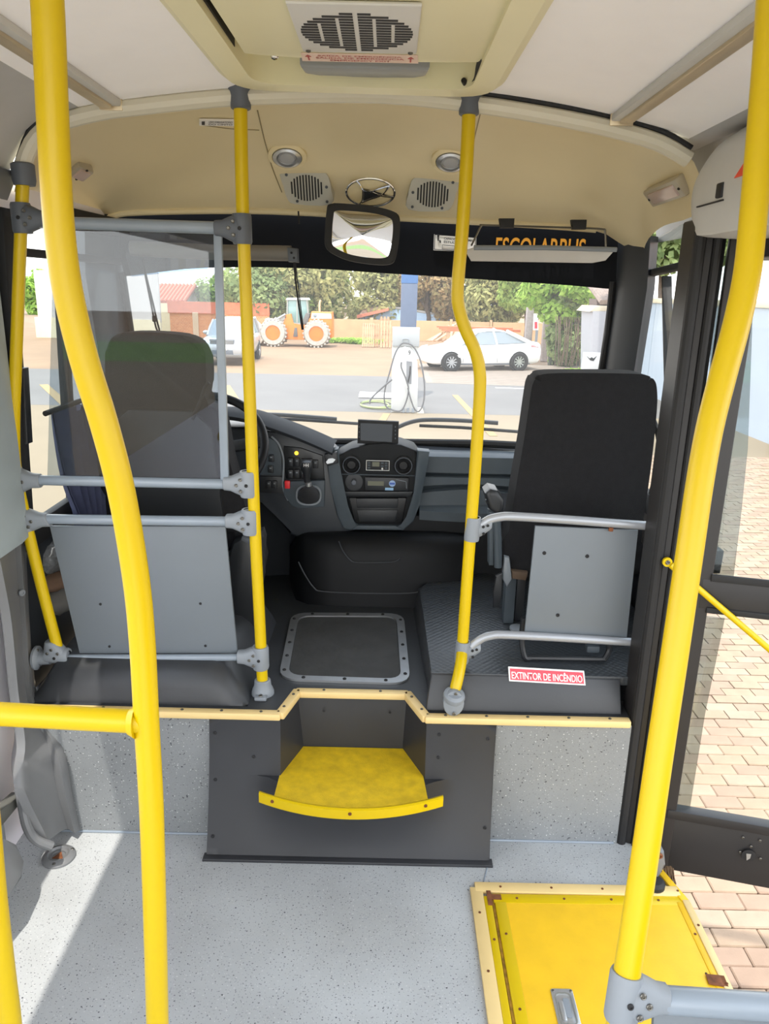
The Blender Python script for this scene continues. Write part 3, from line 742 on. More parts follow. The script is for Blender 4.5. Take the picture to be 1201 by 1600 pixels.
# pole B, inner pole of the right partition
pB = T('grab_pole', 'kinked yellow pole at the inner edge of the right partition', 'pole', at(708, 1088, y=YP-.05), 'yellow grab poles')
ptsB = px([(734, 140), (729, 250), (722, 360), (715, 445), (716, 478), (727, 515), (742, 548), (749, 580), (749, 620), (743, 720), (735, 830), (727, 940), (722, 1010)], YP)+[at(720, 1034, y=1.965), at(715, 1060, y=1.93), at(708, 1088, y=1.908)]
MB().tube(smooth(ptsB, 4), PR, 16).build('tube', yellow, pB)
flange(pB, (ptsB[0].x, YP, 2.05))
c = ptsB[-1]
f = MB().lathe([(.020, .0), (.030, .004), (.032, .012), (.030, .020), (.022, .026), (.017, .026)], c+Vector((0, -.004, -.006)), (.1, -.35, 1), 20).build('floor_socket', clampm, pB)
MB().slab([c+Vector((x, -.020+.10*(.03-z) if 0 else -.022, z)) for x, z in [(a*.030, -.012+b*.040) for a, b in [(math.cos(t), math.sin(t)) for t in [2*PI*k/20 for k in range(20)]]]], (0, .02, 0), .004).build('socket_plate', clampm, pB)
screw(f, c+Vector((.002, -.024, -.042)), (0, -1, 0), .006); screw(f, c+Vector((.004, -.024, .022)), (0, -1, 0), .005)
for a, b in ((738, 826), (722, 1018)):
    c = at(a, b, y=YP); dd = (.04, 0, 1)
    o = MB().lathe([(.0170, -.034), (.0205, -.034), (.0212, -.030), (.0212, .030), (.0205, .034), (.017, .034)], c, dd, 18, False)
    o.loft([[c+Vector((t, 0, z))+Vector((0, .013*math.sin(q), hh*math.cos(q))) for q in [2*PI*k/12 for k in range(12)]] for t, z, hh in ((.0, -.002, .030), (.025, .002, .024), (.045, .012, .018), (.052, .016, .014))], True, True)
    o = o.build('clamp', clampm, pB)
    for q in ((.028, .010), (.030, -.010), (.040, .014)): screw(o, c+Vector((q[0], -.0135, q[1])), (0, -1, 0), .0042, darkhole)
def rrail(P, label):
    o = MB().tube(smooth(px(P, YP), 5), .0125, 14).build('rail', M('silver_rail_%d' % P[0][0], (158, 162, 168), .35, .3)); return tag(o, label, 'rail', 'bent rails of the right partition')
rrail([(752, 820), (764, 812), (780, 808), (800, 807), (870, 811), (950, 817), (1018, 822)], 'bent grey tube rail behind the right seat above the panel')
rrail([(736, 1010), (752, 998), (768, 993), (790, 992), (870, 996), (985, 1003)], 'bent grey tube rail low behind the right seat under the panel')
pn = T('partition_panel', 'smaller grey panel with bolt holes behind the right seat', 'panel', at(910, 990, y=YP))
MB().slab(px([(836, 822), (997, 829), (979, 1000), (819, 992)], YP+.008), (0, .010, 0), .003).build('sheet', panelm, pn)
for a, b in ((850, 864), (917, 869), (871, 961)): screw(pn, at(a, b, y=YP+.008), (0, -1, 0), .0055, darkhole)
MB().box(at(954, 827, y=YP-.004), (.012, .01, .012), bev=.002).build('clip', rust, pn)

# ---------------------------------------------------------------- nearest poles
L1 = T('grab_rail', 'thick bent yellow pole nearest the camera at left with its side bar', 'pole', (-.33, .95, 0), 'nearest yellow poles')
P = [at(a, b, y=.95) for a, b in [(70, -60), (76, 40), (82, 180), (91, 340), (105, 450), (131, 560), (162, 660), (190, 770), (212, 900), (222, 1000), (229, 1130), (238, 1300), (246, 1600), (249, 1750)]]
MB().tube(smooth(P, 5), .0178, 20).build('tube', yellow, L1)
a, b = at(-160, 1107, y=.95), at(226, 1128, y=.95)
MB().tube([a, b], .0170, 18).build('side_bar', yellow, L1)
MB().tube([b+Vector((-.022, 0, 0)), b+Vector((-.012, 0, 0))], [.0185, .024], 18).build('weld', yellow, L1)
P = [at(c_, d_, y=.95) for c_, d_ in [(-38, 1108), (-30, 1180), (-22, 1250), (-8, 1400), (6, 1520), (16, 1600), (30, 1750)]]
MB().tube(smooth(P, 4), .0175, 18).build('lower_post', yellow, L1)
def zc(a, b, d): return EYE+(CF+CR*((a-600.5)/FOC)-CU*((b-800)/FOC))*d
R1 = T('grab_pole', 'thick bent yellow pole nearest the camera at right by the open door', 'pole', zc(968, 1600, .86), 'nearest yellow poles')
P = [zc(a, b, .86) for a, b in [(1206, -60), (1199, 60), (1190, 180), (1178, 320), (1168, 420), (1152, 500), (1128, 590), (1108, 670), (1092, 760), (1076, 870), (1054, 1020), (1030, 1180), (1004, 1360), (984, 1490), (966, 1610), (945, 1750)]]
MB().tube(smooth(P, 5), .0152, 20).build('tube', yellow, R1)
c = zc(974, 1556, .86); pd = zc(1004, 1360, .86)-zc(966, 1610, .86); rd = (zc(1201, 1572, .86)-zc(985, 1560, .86)).normalized()
clamp(R1, c, pd, rd, .78, clampm, L=.062)
gr = T('side_rail', 'grey rail with grey panel below at the lower right corner', 'rail', zc(1150, 1600, .86))
MB().tube([zc(1035, 1562, .86), zc(1330, 1582, .86)], .0150, 18).build('tube', railm, gr)
q = [zc(1022, 1572, .865), zc(1330, 1590, .865), zc(1330, 1800, .865), zc(1010, 1760, .865)]
MB().slab(q, CF*.008, .002).build('panel', panelm, gr)

# ================================================================== SEATS
ds = T('driver_seat', 'black driver seat with tall headrest behind the clear screen', 'seat', (-.69, 2.45, PZ))
o_ = [(160, 830), (160, 700), (163, 640), (172, 622), (166, 606), (164, 560), (168, 535), (182, 522), (215, 519), (270, 522), (302, 530), (318, 550), (322, 580), (321, 610), (316, 628), (334, 636), (346, 658), (358, 720), (372, 770), (378, 830)]
MB().slab(smooth(px(o_, 2.36), 3, True), (0, .11, 0), .024, 3).build('backrest', fabric, ds)
MB().slab(px([(176, 830), (176, 660), (200, 640), (300, 642), (330, 670), (352, 830)], 2.352), (0, .02, 0), .008).build('back_shell', black, ds)
MB().slab([(-.93, 2.38, .72), (-.50, 2.38, .72), (-.48, 2.85, .75), (-.95, 2.85, .75)], (0, 0, .11), .035, 3).build('cushion', fabric, ds)
rows = []
for i in range(9):
    z = .45+.27*i/8; e = .0 if i % 2 else .018
    rows.append([(-.715+(.17+e)*a, 2.62+(.19+e)*b, z) for a, b in rrect(2, 2, .3)])
MB().loft(rows, True, True).build('bellows', rubber, ds)
MB().box((-.715, 2.62, PZ+.02), (.44, .46, .04), bev=.008).build('base', black, ds)
MB().slab(px([(352, 1000), (352, 880), (362, 850), (376, 842), (392, 850), (402, 880), (404, 960), (400, 1000)], 2.30), (0, .10, 0), .02).build('side_shell', black, ds)
MB().slab(px([(392, 905), (392, 850), (398, 832), (410, 828), (414, 840), (410, 870), (412, 900), (406, 930)], 2.38), (0, .05, 0), .012).build('adjuster', rubber, ds)
MB().tube(smooth(px([(300, 655), (312, 630), (320, 606), (327, 598)], 2.34), 4), .006, 8).build('belt_guide', rubber, ds)

ps = T('assistant_seat', 'tall black single seat on the raised platform at right', 'seat', (.62, 2.4, .514))
o_ = [(788, 895), (792, 850), (806, 760), (818, 690), (829, 615), (833, 598), (840, 588), (854, 584), (880, 583), (930, 583), (990, 584), (1012, 587), (1022, 594), (1026, 608), (1026, 640), (1018, 720), (1007, 800), (1000, 860), (997, 900)]
MB().slab(smooth(px(o_, 2.26), 4, True), (0, .12, .0), .020, 3).build('backrest', fabric, ps)
MB().slab([(.42, 2.36, .72), (.80, 2.36, .72), (.80, 2.76, .76), (.42, 2.76, .76)], (0, 0, .10), .03, 3).build('cushion', fabric, ps)
a = at(796, 893, y=2.30); b = at(789, 985, y=2.30)
MB().box((.425, 2.34, .615), (.035, .05, .20), bev=.004).build('leg', dashm, ps)
MB().box((.462, 2.36, .615), (.030, .05, .20), bev=.004).build('leg', black, ps)
MB().box((.78, 2.36, .615), (.035, .05, .20), bev=.004).build('leg', black, ps)
MB().box((.62, 2.36, .70), (.42, .06, .03), bev=.004).build('cross_bar', black, ps)
MB().lathe([(.026, 0), (.026, .008), (.012, .012)], (.448, 2.27, .516), (0, 0, 1), 16).build('floor_foot', clampm, ps)
# raised armrest
MB().tube(smooth(px([(778, 886), (777, 840), (774, 800), (768, 782), (762, 776)], 2.25), 4), .013, 10).build('armrest_arm', dashm, ps)
MB().slab(px([(758, 772), (766, 765), (778, 768), (788, 782), (787, 800), (776, 806), (764, 796)], 2.22), (0, .10, 0), .014, 3).build('armrest', black, ps)
MB().slab(px([(764, 800), (771, 800), (771, 884), (764, 884)], 2.245), (0, .05, 0), .004).build('armrest_plate', dashm, ps)
MB().slab(px([(788, 870), (796, 872), (800, 905), (792, 918), (785, 905)], 2.24), (0, .03, 0), .006).build('pivot', clampm, ps)
MB().slab(px([(774, 900), (785, 895), (783, 928), (781, 950), (770, 950), (771, 925)], 2.23), (0, .012, 0), .004).build('belt_buckle', black, ps)
MB().slab(px([(799, 892), (825, 895), (822, 908), (800, 905)], 2.24), (0, .06, 0), .006).build('frame_bracket', M('worn_wood', (92, 74, 58), .7, var=.2), ps)
MB().tube(smooth(px([(1012, 640), (1030, 690), (1020, 760), (1006, 800)], 2.5), 4), .010, 8).build('belt', rubber, ps)
# folded frame standing behind the panel
ff = T('seat_frame', 'black tube frame on the raised platform under the right panel', 'frame', at(886, 1030, z=.514))
MB().tube(smooth([at(818, 965, y=2.06), at(815, 1000, y=2.06), at(820, 1027, y=2.05), at(830, 1029, y=2.05)], 4), .009, 8).build('side_tube', black, ff)
MB().tube([at(818, 1028, y=2.05), at(946, 1030, y=2.05)], .008, 8).build('cross_tube', black, ff)
MB().tube(smooth([at(944, 1030, y=2.05), at(952, 1012, y=2.06), at(940, 990, y=2.06)], 4), .009, 8).build('side_tube', black, ff)
MB().box(at(925, 1012, y=2.07), (.04, .03, .022), bev=.005).build('bracket', dashm, ff)

# ================================================================== WINDSCREEN AND FRONT
win = T('window_1', 'wide curved windscreen with black ceramic band', 'window', (0, 2.95, .98)); win['kind'] = 'structure'; del win['category']
def wgrid(top, bot, nx, nz, off=0, x0=None, x1=None):
    rows = []
    for i in range(nz+1):
        rows.append([ws(a, b, off) for a, b in [((t[0]+(u[0]-t[0])*i/nz), t[1]+(u[1]-t[1])*i/nz) for t, u in zip(top, bot)]])
    return rows
def pl(P, n): return [(v.x, v.y) for v in resample([Vector((a, b, 0)) for a, b in P], n)]
top = pl([(178, 325), (600, 332), (990, 352)], 25); bot = pl([(190, 705), (600, 697), (965, 712)], 25)
MB().loft(wgrid(top, bot, 24, 10)).build('glass_sheet', hazyg, win)
bt = pl([(172, 318), (400, 325), (600, 330), (800, 338), (1000, 350)], 25)
bb = pl([(194, 432), (300, 419), (400, 417), (500, 420), (600, 427), (700, 433), (800, 440), (880, 445), (957, 452)], 25)
MB().loft(wgrid(bt, bb, 24, 4, .012)).loft(wgrid(bt, bb, 24, 4, .002)).build('ceramic_band', blackband, win)
# side frames of the screen
MB().tube([ws(957, 440, .01), ws(949, 520, .01), ws(935, 600, .01), ws(918, 705, .01)], .012, 8).build('rubber_edge', rubber, win)
MB().tube([ws(190, 425, .01), ws(205, 520, .01), ws(216, 600, .01), ws(230, 705, .01)], .012, 8).build('rubber_edge', rubber, win)
MB().tube([ws(a, b, .015) for a, b in ((225, 694), (400, 690), (600, 691), (750, 693), (925, 702))], .016, 8).build('rubber_edge', rubber, win)
# A-pillars
m = MB().loft([[p, p+Vector((.02, -.08, 0)), p+Vector((.075, -.14, 0)), p+Vector((.115, -.10, 0)), p+Vector((.125, .06, 0)), p+Vector((0, .05, 0))] for p in [ws(a, b, 0) for a, b in ((962, 372), (958, 450), (940, 580), (915, 705))]], True, True)
struct(m.build('trim_8', dashd, origin=False))
m = MB().loft([[p, p+Vector((-.02, -.08, 0)), p+Vector((-.075, -.14, 0)), p+Vector((-.125, -.10, 0)), p+Vector((-.14, .06, 0)), p+Vector((0, .05, 0))] for p in [ws(a, b, 0) for a, b in ((190, 325), (190, 430), (212, 580), (232, 705))]], True, True)
struct(m.build('trim_9', dashd, origin=False))

# wipers outside the glass
def wiper(arm, blade, label):
    t = T('wiper', label, 'wiper', ws(*arm[0], -.03), 'windscreen wipers')
    MB().tube(smooth([ws(a, b, -.035) for a, b in arm], 4), .009, 8).build('arm', black, t)
    MB().tube([ws(a, b, -.022) for a, b in blade], .0065, 8).build('blade', rubber, t)
    p = ws(*blade[0], -.022)
wiper([(330, 668), (365, 655), (390, 649), (430, 648), (490, 652), (526, 655)], [(402, 653), (470, 656), (560, 662)], 'left windscreen wiper lying low across the glass')
wiper([(620, 668), (640, 660), (665, 656), (720, 657), (778, 661)], [(655, 665), (720, 668), (830, 676)], 'right windscreen wiper lying low across the glass')

# interior mirror
im = T('interior_mirror', 'rounded interior mirror hanging at the middle of the windscreen', 'mirror', at(566, 366, y=2.66))
mc = at(566, 368, y=2.66); r, u, nn = Vector((1, 0, -.03)).normalized(), Vector((.03, .02, 1)).normalized(), None
nn = r.cross(u); nn = nn if nn.y < 0 else -nn
KM = 2.5/FOC
shp = [(-52, 44), (-20, 45), (20, 43), (48, 37), (57, 28), (58, 0), (54, -30), (46, -40), (20, -42), (-20, -38), (-48, -28), (-58, -18), (-59, 0), (-57, 34)]
P = smooth([mc+r*a*KM+u*b*KM for a, b in shp], 4, True)
MB().slab([p-nn*.03 for p in P], nn*.03, .008, 3).build('housing', rubber, im)
P2 = smooth([mc+r*a*.9*KM+u*b*.86*KM+nn*.002 for a, b in shp], 4, True)
cdd = mc+nn*.006
MB().loft([[cdd.lerp(p, k)-nn*.003*k*k+nn*.0 for p in P2] for k in (.001, .25, .5, .75, .9, 1)], True, False).build('mirror_glass', mirrorm, im, sharp=180)
MB().tube(smooth([mc-nn*.03, mc-nn*.12+u*.03, mc-nn*.26+u*.05], 4), .010, 8).build('mount_arm', rubber, im)
# sun visor on a wire frame, right
sv = T('sun_visor', 'pale board sun visor on a wire frame at upper right of the windscreen', 'visor', at(840, 398, y=2.72))
yv = 2.66
MB().slab([at(a, b, y=yv) for a, b in ((726, 391), (742, 386), (963, 388), (946, 407), (925, 411), (736, 408))], (0, .008, 0), .003).build('board', M('visor_grey', (192, 188, 182), .6, var=.05, scale=9), sv)
MB().tube([at(740, 387, y=yv), at(850, 387, y=yv), at(963, 390, y=yv)], .008, 8).build('rolled_edge', clampm, sv)
MB().tube(smooth([at(a, b, y=yv+.02) for a, b in ((736, 384), (745, 366), (752, 353), (762, 352), (900, 356), (940, 358), (945, 362), (946, 386))], 3), .0035, 6).build('wire_frame', steel, sv)
for a, b in ((792, 350), (905, 352)): MB().slab([at(a+q, b+s_, y=yv+.01) for q, s_ in ((-12, -9), (12, -9), (11, 6), (-10, 6))], (0, .03, 0), .004).build('bracket', rubber, sv)
# rolled shade at the left of the windscreen
rs = T('roller_shade', 'rolled grey sun shade across the upper left windscreen with pull cord', 'shade', at(390, 396, y=2.72))
MB().tube([at(205, 388, y=2.74), at(330, 394, y=2.74), at(455, 396, y=2.74)], .026, 14).build('roll', M('shade_grey', (118, 114, 108), .6, var=.05), rs)
MB().slab([at(a, b, y=2.71) for a, b in ((448, 386), (464, 388), (465, 410), (450, 409))], (0, .05, 0), .006).build('end_bracket', darkclamp, rs)
for a, b in ((455, 395), (459, 403)): screw(rs, at(a, b, y=2.709), (0, -1, 0), .004, darkhole)
MB().tube([at(459, 408, y=2.73), at(463, 450, y=2.76), at(472, 515, y=2.80)], .0035, 6).build('pull_cord', rubber, rs)
MB().tube([at(461, 408, y=2.73), at(466, 450, y=2.76), at(474, 515, y=2.80)], .0020, 6).build('cord_strand', rubber, rs)
MB().tube([at(466, 330, y=2.70), at(467, 350, y=2.70)], .003, 6).build('hook_pin', rubber, rs)
# hanging cords at upper left (loop cord seen through the clear screen)
hc = T('hanging_cord', 'dark looped cord hanging in front of the left windscreen', 'cord', at(235, 400, y=2.78))
MB().tube(smooth([at(a, b, y=2.78) for a, b in ((222, 398), (228, 430), (238, 470), (246, 505), (249, 516), (246, 517), (242, 505), (234, 465), (226, 425))], 3), .0035, 6).build('loop', rubber, hc)
MB().box(at(241, 498, y=2.775), (.015, .01, .022), bev=.003).build('toggle', rubber, hc)
# blue sheet imitating the sky reflected in the left screen
tv = MB().slab([ws(a, b, .05) for a, b in ((205, 352), (288, 372), (326, 392), (325, 420), (205, 432), (196, 400))], (0, .004, 0)).build('sky_reflection', bluetint)
tag(tv, 'blue clear sheet imitating a sky reflection at the upper left windscreen', 'visor')
# capacity notice and orange lettering on the black band
P = [ws(a, b, .02) for a, b in ((678, 366), (744, 371), (743, 394), (677, 391))]
cs = MB().slab(P, (0, .003, 0)).build('capacity_notice', whitest); tag(cs, 'black and white capacity notice on the black band by the kinked pole', 'sticker')
rg = (P[1]-P[0]).normalized(); up = (P[0]-P[3]).normalized(); ctr = sum(P, Vector())/4; wd = (P[1]-P[0]).length; hg = (P[0]-P[3]).length
text('CAPACIDADE MAXIMA', ctr+up*hg*.26+rg*wd*.08, rg, up, wd*.68, darktxt, cs, height=hg*.14, gap=.002)
text('ESTUDANTES', ctr+up*hg*.06+rg*wd*.02, rg, up, wd*.56, darktxt, cs, height=hg*.14, gap=.002)
bo = lambda c_, a, b: [c_-rg*a+up*b, c_+rg*a+up*b, c_+rg*a-up*b, c_-rg*a-up*b]
nn = rg.cross(up)
q = ctr-up*hg*.27
MB().ring([p+nn*.001 for p in bo(q, wd*.3, hg*.14)], [p+nn*.001 for p in bo(q, wd*.29, hg*.11)], nn*.001).build('box_print', darktxt, cs)
MB().ring([p+nn*.001 for p in bo(ctr, wd*.49, hg*.48)], [p+nn*.001 for p in bo(ctr, wd*.475, hg*.44)], nn*.001).build('border_print', darktxt, cs)
text('2', q+nn*.001, rg, up, wd*.03, darktxt, cs, height=hg*.17, gap=.001)
pic = ctr-rg*wd*.40+up*hg*.15
MB().tube([pic+up*hg*.2+nn*.001, pic-up*hg*.02+nn*.001, pic+rg*wd*.05-up*hg*.03+nn*.001, pic+rg*wd*.055-up*hg*.17+nn*.001], .003, 6).ball(pic+up*hg*.26+nn*.001, .0045, 8, 6, (1, .3, 1)).build('pictogram', darktxt, cs)
pb = ws(843, 388, .030); q0, q1 = ws(775, 387, .03), ws(915, 390, .03)
lt = text('ESCOLARBUS', pb, q1-q0, (0, -.12, 1), (q1-q0).length, orangetxt, None, name='route_lettering', height=.070)
tag(lt, 'orange capital lettering on the black band behind the visor', 'lettering')

# ---------------------------------------------------------------- side windows
w2 = T('window_2', 'driver side window at the left with black frame', 'window', (-1.0, 2.4, .9)); w2['kind'] = 'structure'; del w2['category']
def wp(y, z): return Vector((-1.035+.045*max(0, (z-1.0)/.8)+.05*(y-2.03)/.8, y, z))
MB().slab([wp(2.04, .86), wp(2.80, .90), wp(2.72, 1.76), wp(2.04, 1.76)], (-.006, 0, 0)).build('pane', sideg, w2)
for a, b, wd_ in (((2.03, .87), (2.82, .91), .07), ((2.03, 1.77), (2.74, 1.77), .06), ((2.045, .86), (2.045, 1.78), .06), ((2.34, .88), (2.33, 1.77), .035)):
    A, B = wp(*a), wp(*b); MB().bar(A, B, .03, wd_, (0, 0, 1) if abs(B.z-A.z) < .2 else (0, 1, 0), .004).build('frame_bar', rubber, w2)
MB().bar(wp(2.04, 1.66), wp(2.76, 1.66), .03, .022, bev=.003).build('frame_bar', rubber, w2)
MB().slab([wp(2.045, 1.15), wp(2.045, 1.36), wp(2.075, 1.36), wp(2.075, 1.15)], (.03, 0, 0), .004).build('latch', black, w2)
w3 = T('window_3', 'front right side window beside the tall seat', 'window', (.93, 2.35, .9)); w3['kind'] = 'structure'; del w3['category']
def rp_(y, z): return Vector((.935-.03*max(0, (z-1.0)/.8)-.03*(y-2.0)/.8, y, z))
MB().slab([rp_(1.98, .86), rp_(2.75, .90), rp_(2.70, 1.76), rp_(1.98, 1.86)], (.006, 0, 0)).build('pane', sideg, w3)
A, B = rp_(1.98, .87), rp_(2.78, .91); MB().bar(A, B, .03, .07, bev=.004).build('frame_bar', rubber, w3)
MB().bar(at(996, 432, x=.898), at(1092, 409, x=.915), .03, .022, bev=.004).build('frame_bar', rubber, w3)
MB().bar(at(1041, 432, x=.905), at(1046, 640, x=.912), .03, .010, (0, 1, 0)).build('divider', rubber, w3)
# curtain bunched at the driver's window
cu = T('window_curtain', 'navy curtain bunched beside the driver window behind the screen', 'curtain', (-.95, 2.3, .75))
rows = []
for i in range(15):
    z = .72+.50*i/14; pinch = 1-.45*math.exp(-((z-.86)/.10)**2); row = []
    for j in range(29):
        u_ = j/28-.5; row.append((-.945+.018*math.sin(j*1.35+z*3)+.035*u_, 2.30+u_*.26*pinch+.01*math.sin(z*9), z+.012*math.sin(j)))
    rows.append(row)
MB().loft(rows).loft([[(a+.006, b, c_) for a, b, c_ in r_] for r_ in rows]).build('fabric', cloth, cu, sharp=80)
MB().tube([(-.945, 2.06, 1.235), (-.92, 2.55, 1.245)], .008, 8).build('curtain_wire', rubber, cu)
# jumble by the driver's left foot
bg_ = T('cloth_bundle', 'grey and brown cloth bundle wedged between wall and left panel', 'bundle', at(84, 920, y=2.2))
def lump(c_, s_, mat, nm, seed):
    rr = random.Random(seed); m = MB().ball(c_, 1, 14, 10, s_)
    for v in m.bm.verts: v.co += Vector((rr.uniform(-1, 1)*s_[0], rr.uniform(-1, 1)*s_[1], rr.uniform(-1, 1)*s_[2]))*.10
    return m.build(nm, mat, bg_, sharp=80)
lump(at(72, 868, y=2.25), (.07, .10, .06), M('hatched_cloth', (120, 122, 124), .9, var=.3, scale=90), 'cloth', 1)
lump(at(84, 905, y=2.22), (.06, .08, .03), M('brown_cloth', (122, 96, 78), .9, var=.2), 'strap', 2)
lump(at(88, 935, y=2.22), (.07, .09, .045), M('grey_bag', (118, 116, 112), .8, var=.1), 'bag', 3)

# ================================================================== DASHBOARD
db = T('dashboard', 'slate grey dashboard across the front with centre console', 'dashboard', (-.05, 2.9, PZ))
cols = [655, 680, 720, 760, 800, 830, 870, 920, 980]
def ycol(a, base): return base-.10*((a-640)/300)**2 if a > 640 else base
tab = [(699, 3.05, 0), (704, 2.96, 0), (708, 2.90, 0), (713, 2.875, 0), (738, 2.865, 0), (741, 2.885, 0), (745, 2.86, 0), (760, 2.85, 4), (766, 2.872, 6), (771, 2.85, 6), (790, 2.84, 2), (798, 2.80, -2), (812, 2.80, -2)]
rows = []
for b, yb, sl in tab:
    rows.append([at(a, b+(a-655)*.022-sl*1.3*math.sin(PI*min(1, (a-655)/170)), y=ycol(a, yb)) for a in cols])
MB().loft(rows).build('right_fascia', dashm, db, sharp=50)
# dark curved lining below, running round to the platform
low = [(806, 2.805), (830, 2.80), (870, 2.80), (915, 2.79), (960, 2.78)]
rows = [[at(a, b+(a-640)*.02, y=yb-.12*((a-640)/340)**2) for a in (630, 655, 690, 730, 770, 810, 860, 920, 980)] for b, yb in low]
MB().loft(rows).build('lower_lining', softblack, db, sharp=60)
# cross shelf under the glass
m = MB().loft([[Vector((x, yw(x, .98)+.02, .975)) for x in [-.98+1.86*i/16 for i in range(17)]], [Vector((x, yw(x, .98)-.08, .968)) for x in [-.98+1.86*i/16 for i in range(17)]], [Vector((x, yw(x, .98)-.10, .93)) for x in [-.98+1.86*i/16 for i in range(17)]], [Vector((x, yw(x, .98)-.08, PZ-.02)) for x in [-.98+1.86*i/16 for i in range(17)]]])
m.build('shelf', dashtop, db)
# left body with instrument hood
yd = 2.79
body = [(330, 668), (385, 668), (430, 676), (475, 688), (512, 703), (522, 712), (532, 775), (548, 815), (566, 826), (520, 838), (470, 842), (452, 835), (436, 805), (410, 780), (330, 775)]
MB().slab(px(body, yd), (0, .20, 0), .012, 3).build('left_body', dashd, db)
hood = [(300, 650), (345, 643), (385, 648), (420, 660), (460, 675), (495, 690), (520, 702)]
rows = []
for k, (dy, dz) in enumerate(((.24, -.02), (.10, .004), (0, .0), (-.035, -.012), (-.03, -.028), (.02, -.036))):
    rows.append([at(a, b, y=2.74)+Vector((0, dy, dz*(1-.4*i/6))) for i, (a, b) in enumerate(hood)])
MB().loft([smooth(r_, 4) for r_ in rows]).build('instrument_hood', dashtop, db, sharp=70)
ps_ = px([(404, 684), (418, 683), (432, 690), (440, 712), (441, 743), (404, 742)], 2.775)
MB().slab(ps_, (0, .03, 0), .004).build('side_switch_panel', dashm, db)
MB().tube(smooth(px([(424, 682), (436, 695), (443, 720), (442, 760), (450, 782)], 2.772), 4), .004, 6).build('edge_bead', clampm, db)
MB().slab(px([(404, 744), (440, 745), (444, 772), (404, 770)], 2.785), (0, .03, 0), .004).build('lower_switch_panel', black, db)
def switch(a, b, w_, h_, y, mat=black, nm='switch', par=None, icon=True):
    k = (y*.959+.2)/FOC; c_ = at(a, b, y=y)
    o = MB().box(c_, (w_*k, .014, h_*k), bev=.002).build(nm, mat, par or db)
    if icon: MB().box(c_+Vector((0, -.0072, h_*k*.18)), (w_*k*.4, .0008, h_*k*.16)).build('icon', clampm, o)
    return o
for a, b in ((424, 716), (423, 733)): switch(a, b, 8, 11, 2.77)
for a, b in ((420, 757), (429, 757)): switch(a, b, 7, 12, 2.775)
# switch bank over the gear lever
MB().slab(px([(443, 697), (470, 700), (504, 712), (507, 750), (446, 749), (442, 720)], 2.782), (0, .02, 0), .004).build('switch_bank', M('bank_black', (24, 26, 28), .35), db)
for a, b in ((454, 722), (464, 722), (475, 723), (484, 723), (493, 725), (454, 740), (464, 740), (474, 741)): switch(a, b, 8, 13, 2.774)
MB().ball(at(463, 708, y=2.776), .0075, 10, 6).build('warning_lamp', amber, db)
# gear panel
gp = px([(442, 753), (507, 751), (506, 792), (466, 795), (455, 790), (443, 772)], 2.765)
MB().slab(gp, (0, .03, 0), .004).build('gear_panel', dashm, db)
switch(449, 757, 8, 12, 2.752, redp, 'red_switch', db, False)
E_ov = [at(482+20*math.copysign(abs(math.cos(t))**.75, math.cos(t)), 774+16*math.copysign(abs(math.sin(t))**.75, math.sin(t)), y=2.758) for t in [2*PI*k/28 for k in range(28)]]
E_in = [at(482+17.5*math.copysign(abs(math.cos(t))**.75, math.cos(t)), 774+13.5*math.copysign(abs(math.sin(t))**.75, math.sin(t)), y=2.758) for t in [2*PI*k/28 for k in range(28)]]
MB().ring(E_ov, E_in, (0, .008, 0)).build('boot_ring', clampm, db)
gl = T('gear_lever', 'black gear lever with round knob and leather boot', 'lever', at(482, 780, y=2.72))
bs = []
for k, (s_, yy, dx, dz) in enumerate(((1, 2.76, 0, 0), (.92, 2.735, 0, -2), (.62, 2.70, 1, -9), (.35, 2.67, 1, -14), (.18, 2.655, 0, -20))):
    bs.append([at(482+dx+17*s_*math.cos(t)*(1+.07*math.sin(5*t+k)), 775+dz+13*s_*math.sin(t), y=yy) for t in [2*PI*q_/24 for q_ in range(24)]])
MB().loft(bs, True, True).build('boot', M('boot_leather', (62, 62, 64), .6, var=.15, scale=30), gl, sharp=70)
MB().lathe([(.011, 0), (.011, .014), (.007, .016)], at(482, 759, y=2.655), (0, -.15, 1), 14).build('collar', alu, gl)
MB().tube([at(482, 760, y=2.655), at(480, 735, y=2.65)], .008, 10).build('shaft', rubber, gl)
MB().lathe([(.010, -.05), (.014, -.02), (.021, .004), (.022, .018), (.018, .030), (.008, .034)], at(479, 733, y=2.65), (0, -.10, 1), 18).build('knob', black, gl)
kc = at(478, 727, y=2.626)
m = MB()
for dx in (-.008, 0, .008): m.box(kc+Vector((dx, 0, 0)), (.0016, .001, .012))
m.box(kc, (.017, .001, .0016)).build('shift_pattern', whitest, gl)
# console: grey surround, black face, vents, radio and bin
yc = 2.80
MB().slab(px([(527, 712), (548, 701), (576, 695), (600, 693), (626, 695), (648, 703), (655, 712), (648, 780), (640, 812), (628, 824), (555, 823), (544, 810), (536, 775)], yc), (0, .16, 0), .006).build('console_face', M('console_black', (24, 26, 28), .6, spec=.25, var=.05), db)
leg1 = [(508, 706), (513, 704), (528, 702), (532, 735), (541, 790), (549, 812), (560, 822), (548, 829), (536, 826), (526, 805), (516, 760)]
leg2 = [(652, 704), (671, 706), (665, 740), (655, 790), (646, 815), (630, 829), (617, 823), (629, 820), (637, 808), (646, 770)]
MB().slab(px(leg1, yc-.022), (0, .06, 0), .006, 3).build('surround', dashm, db)
MB().slab(px(leg2, yc-.022), (0, .06, 0), .006, 3).build('surround', dashm, db)
MB().slab(px([(548, 821), (628, 822), (630, 829), (546, 828)], yc-.02), (0, .06, 0), .005).build('surround', dashm, db)
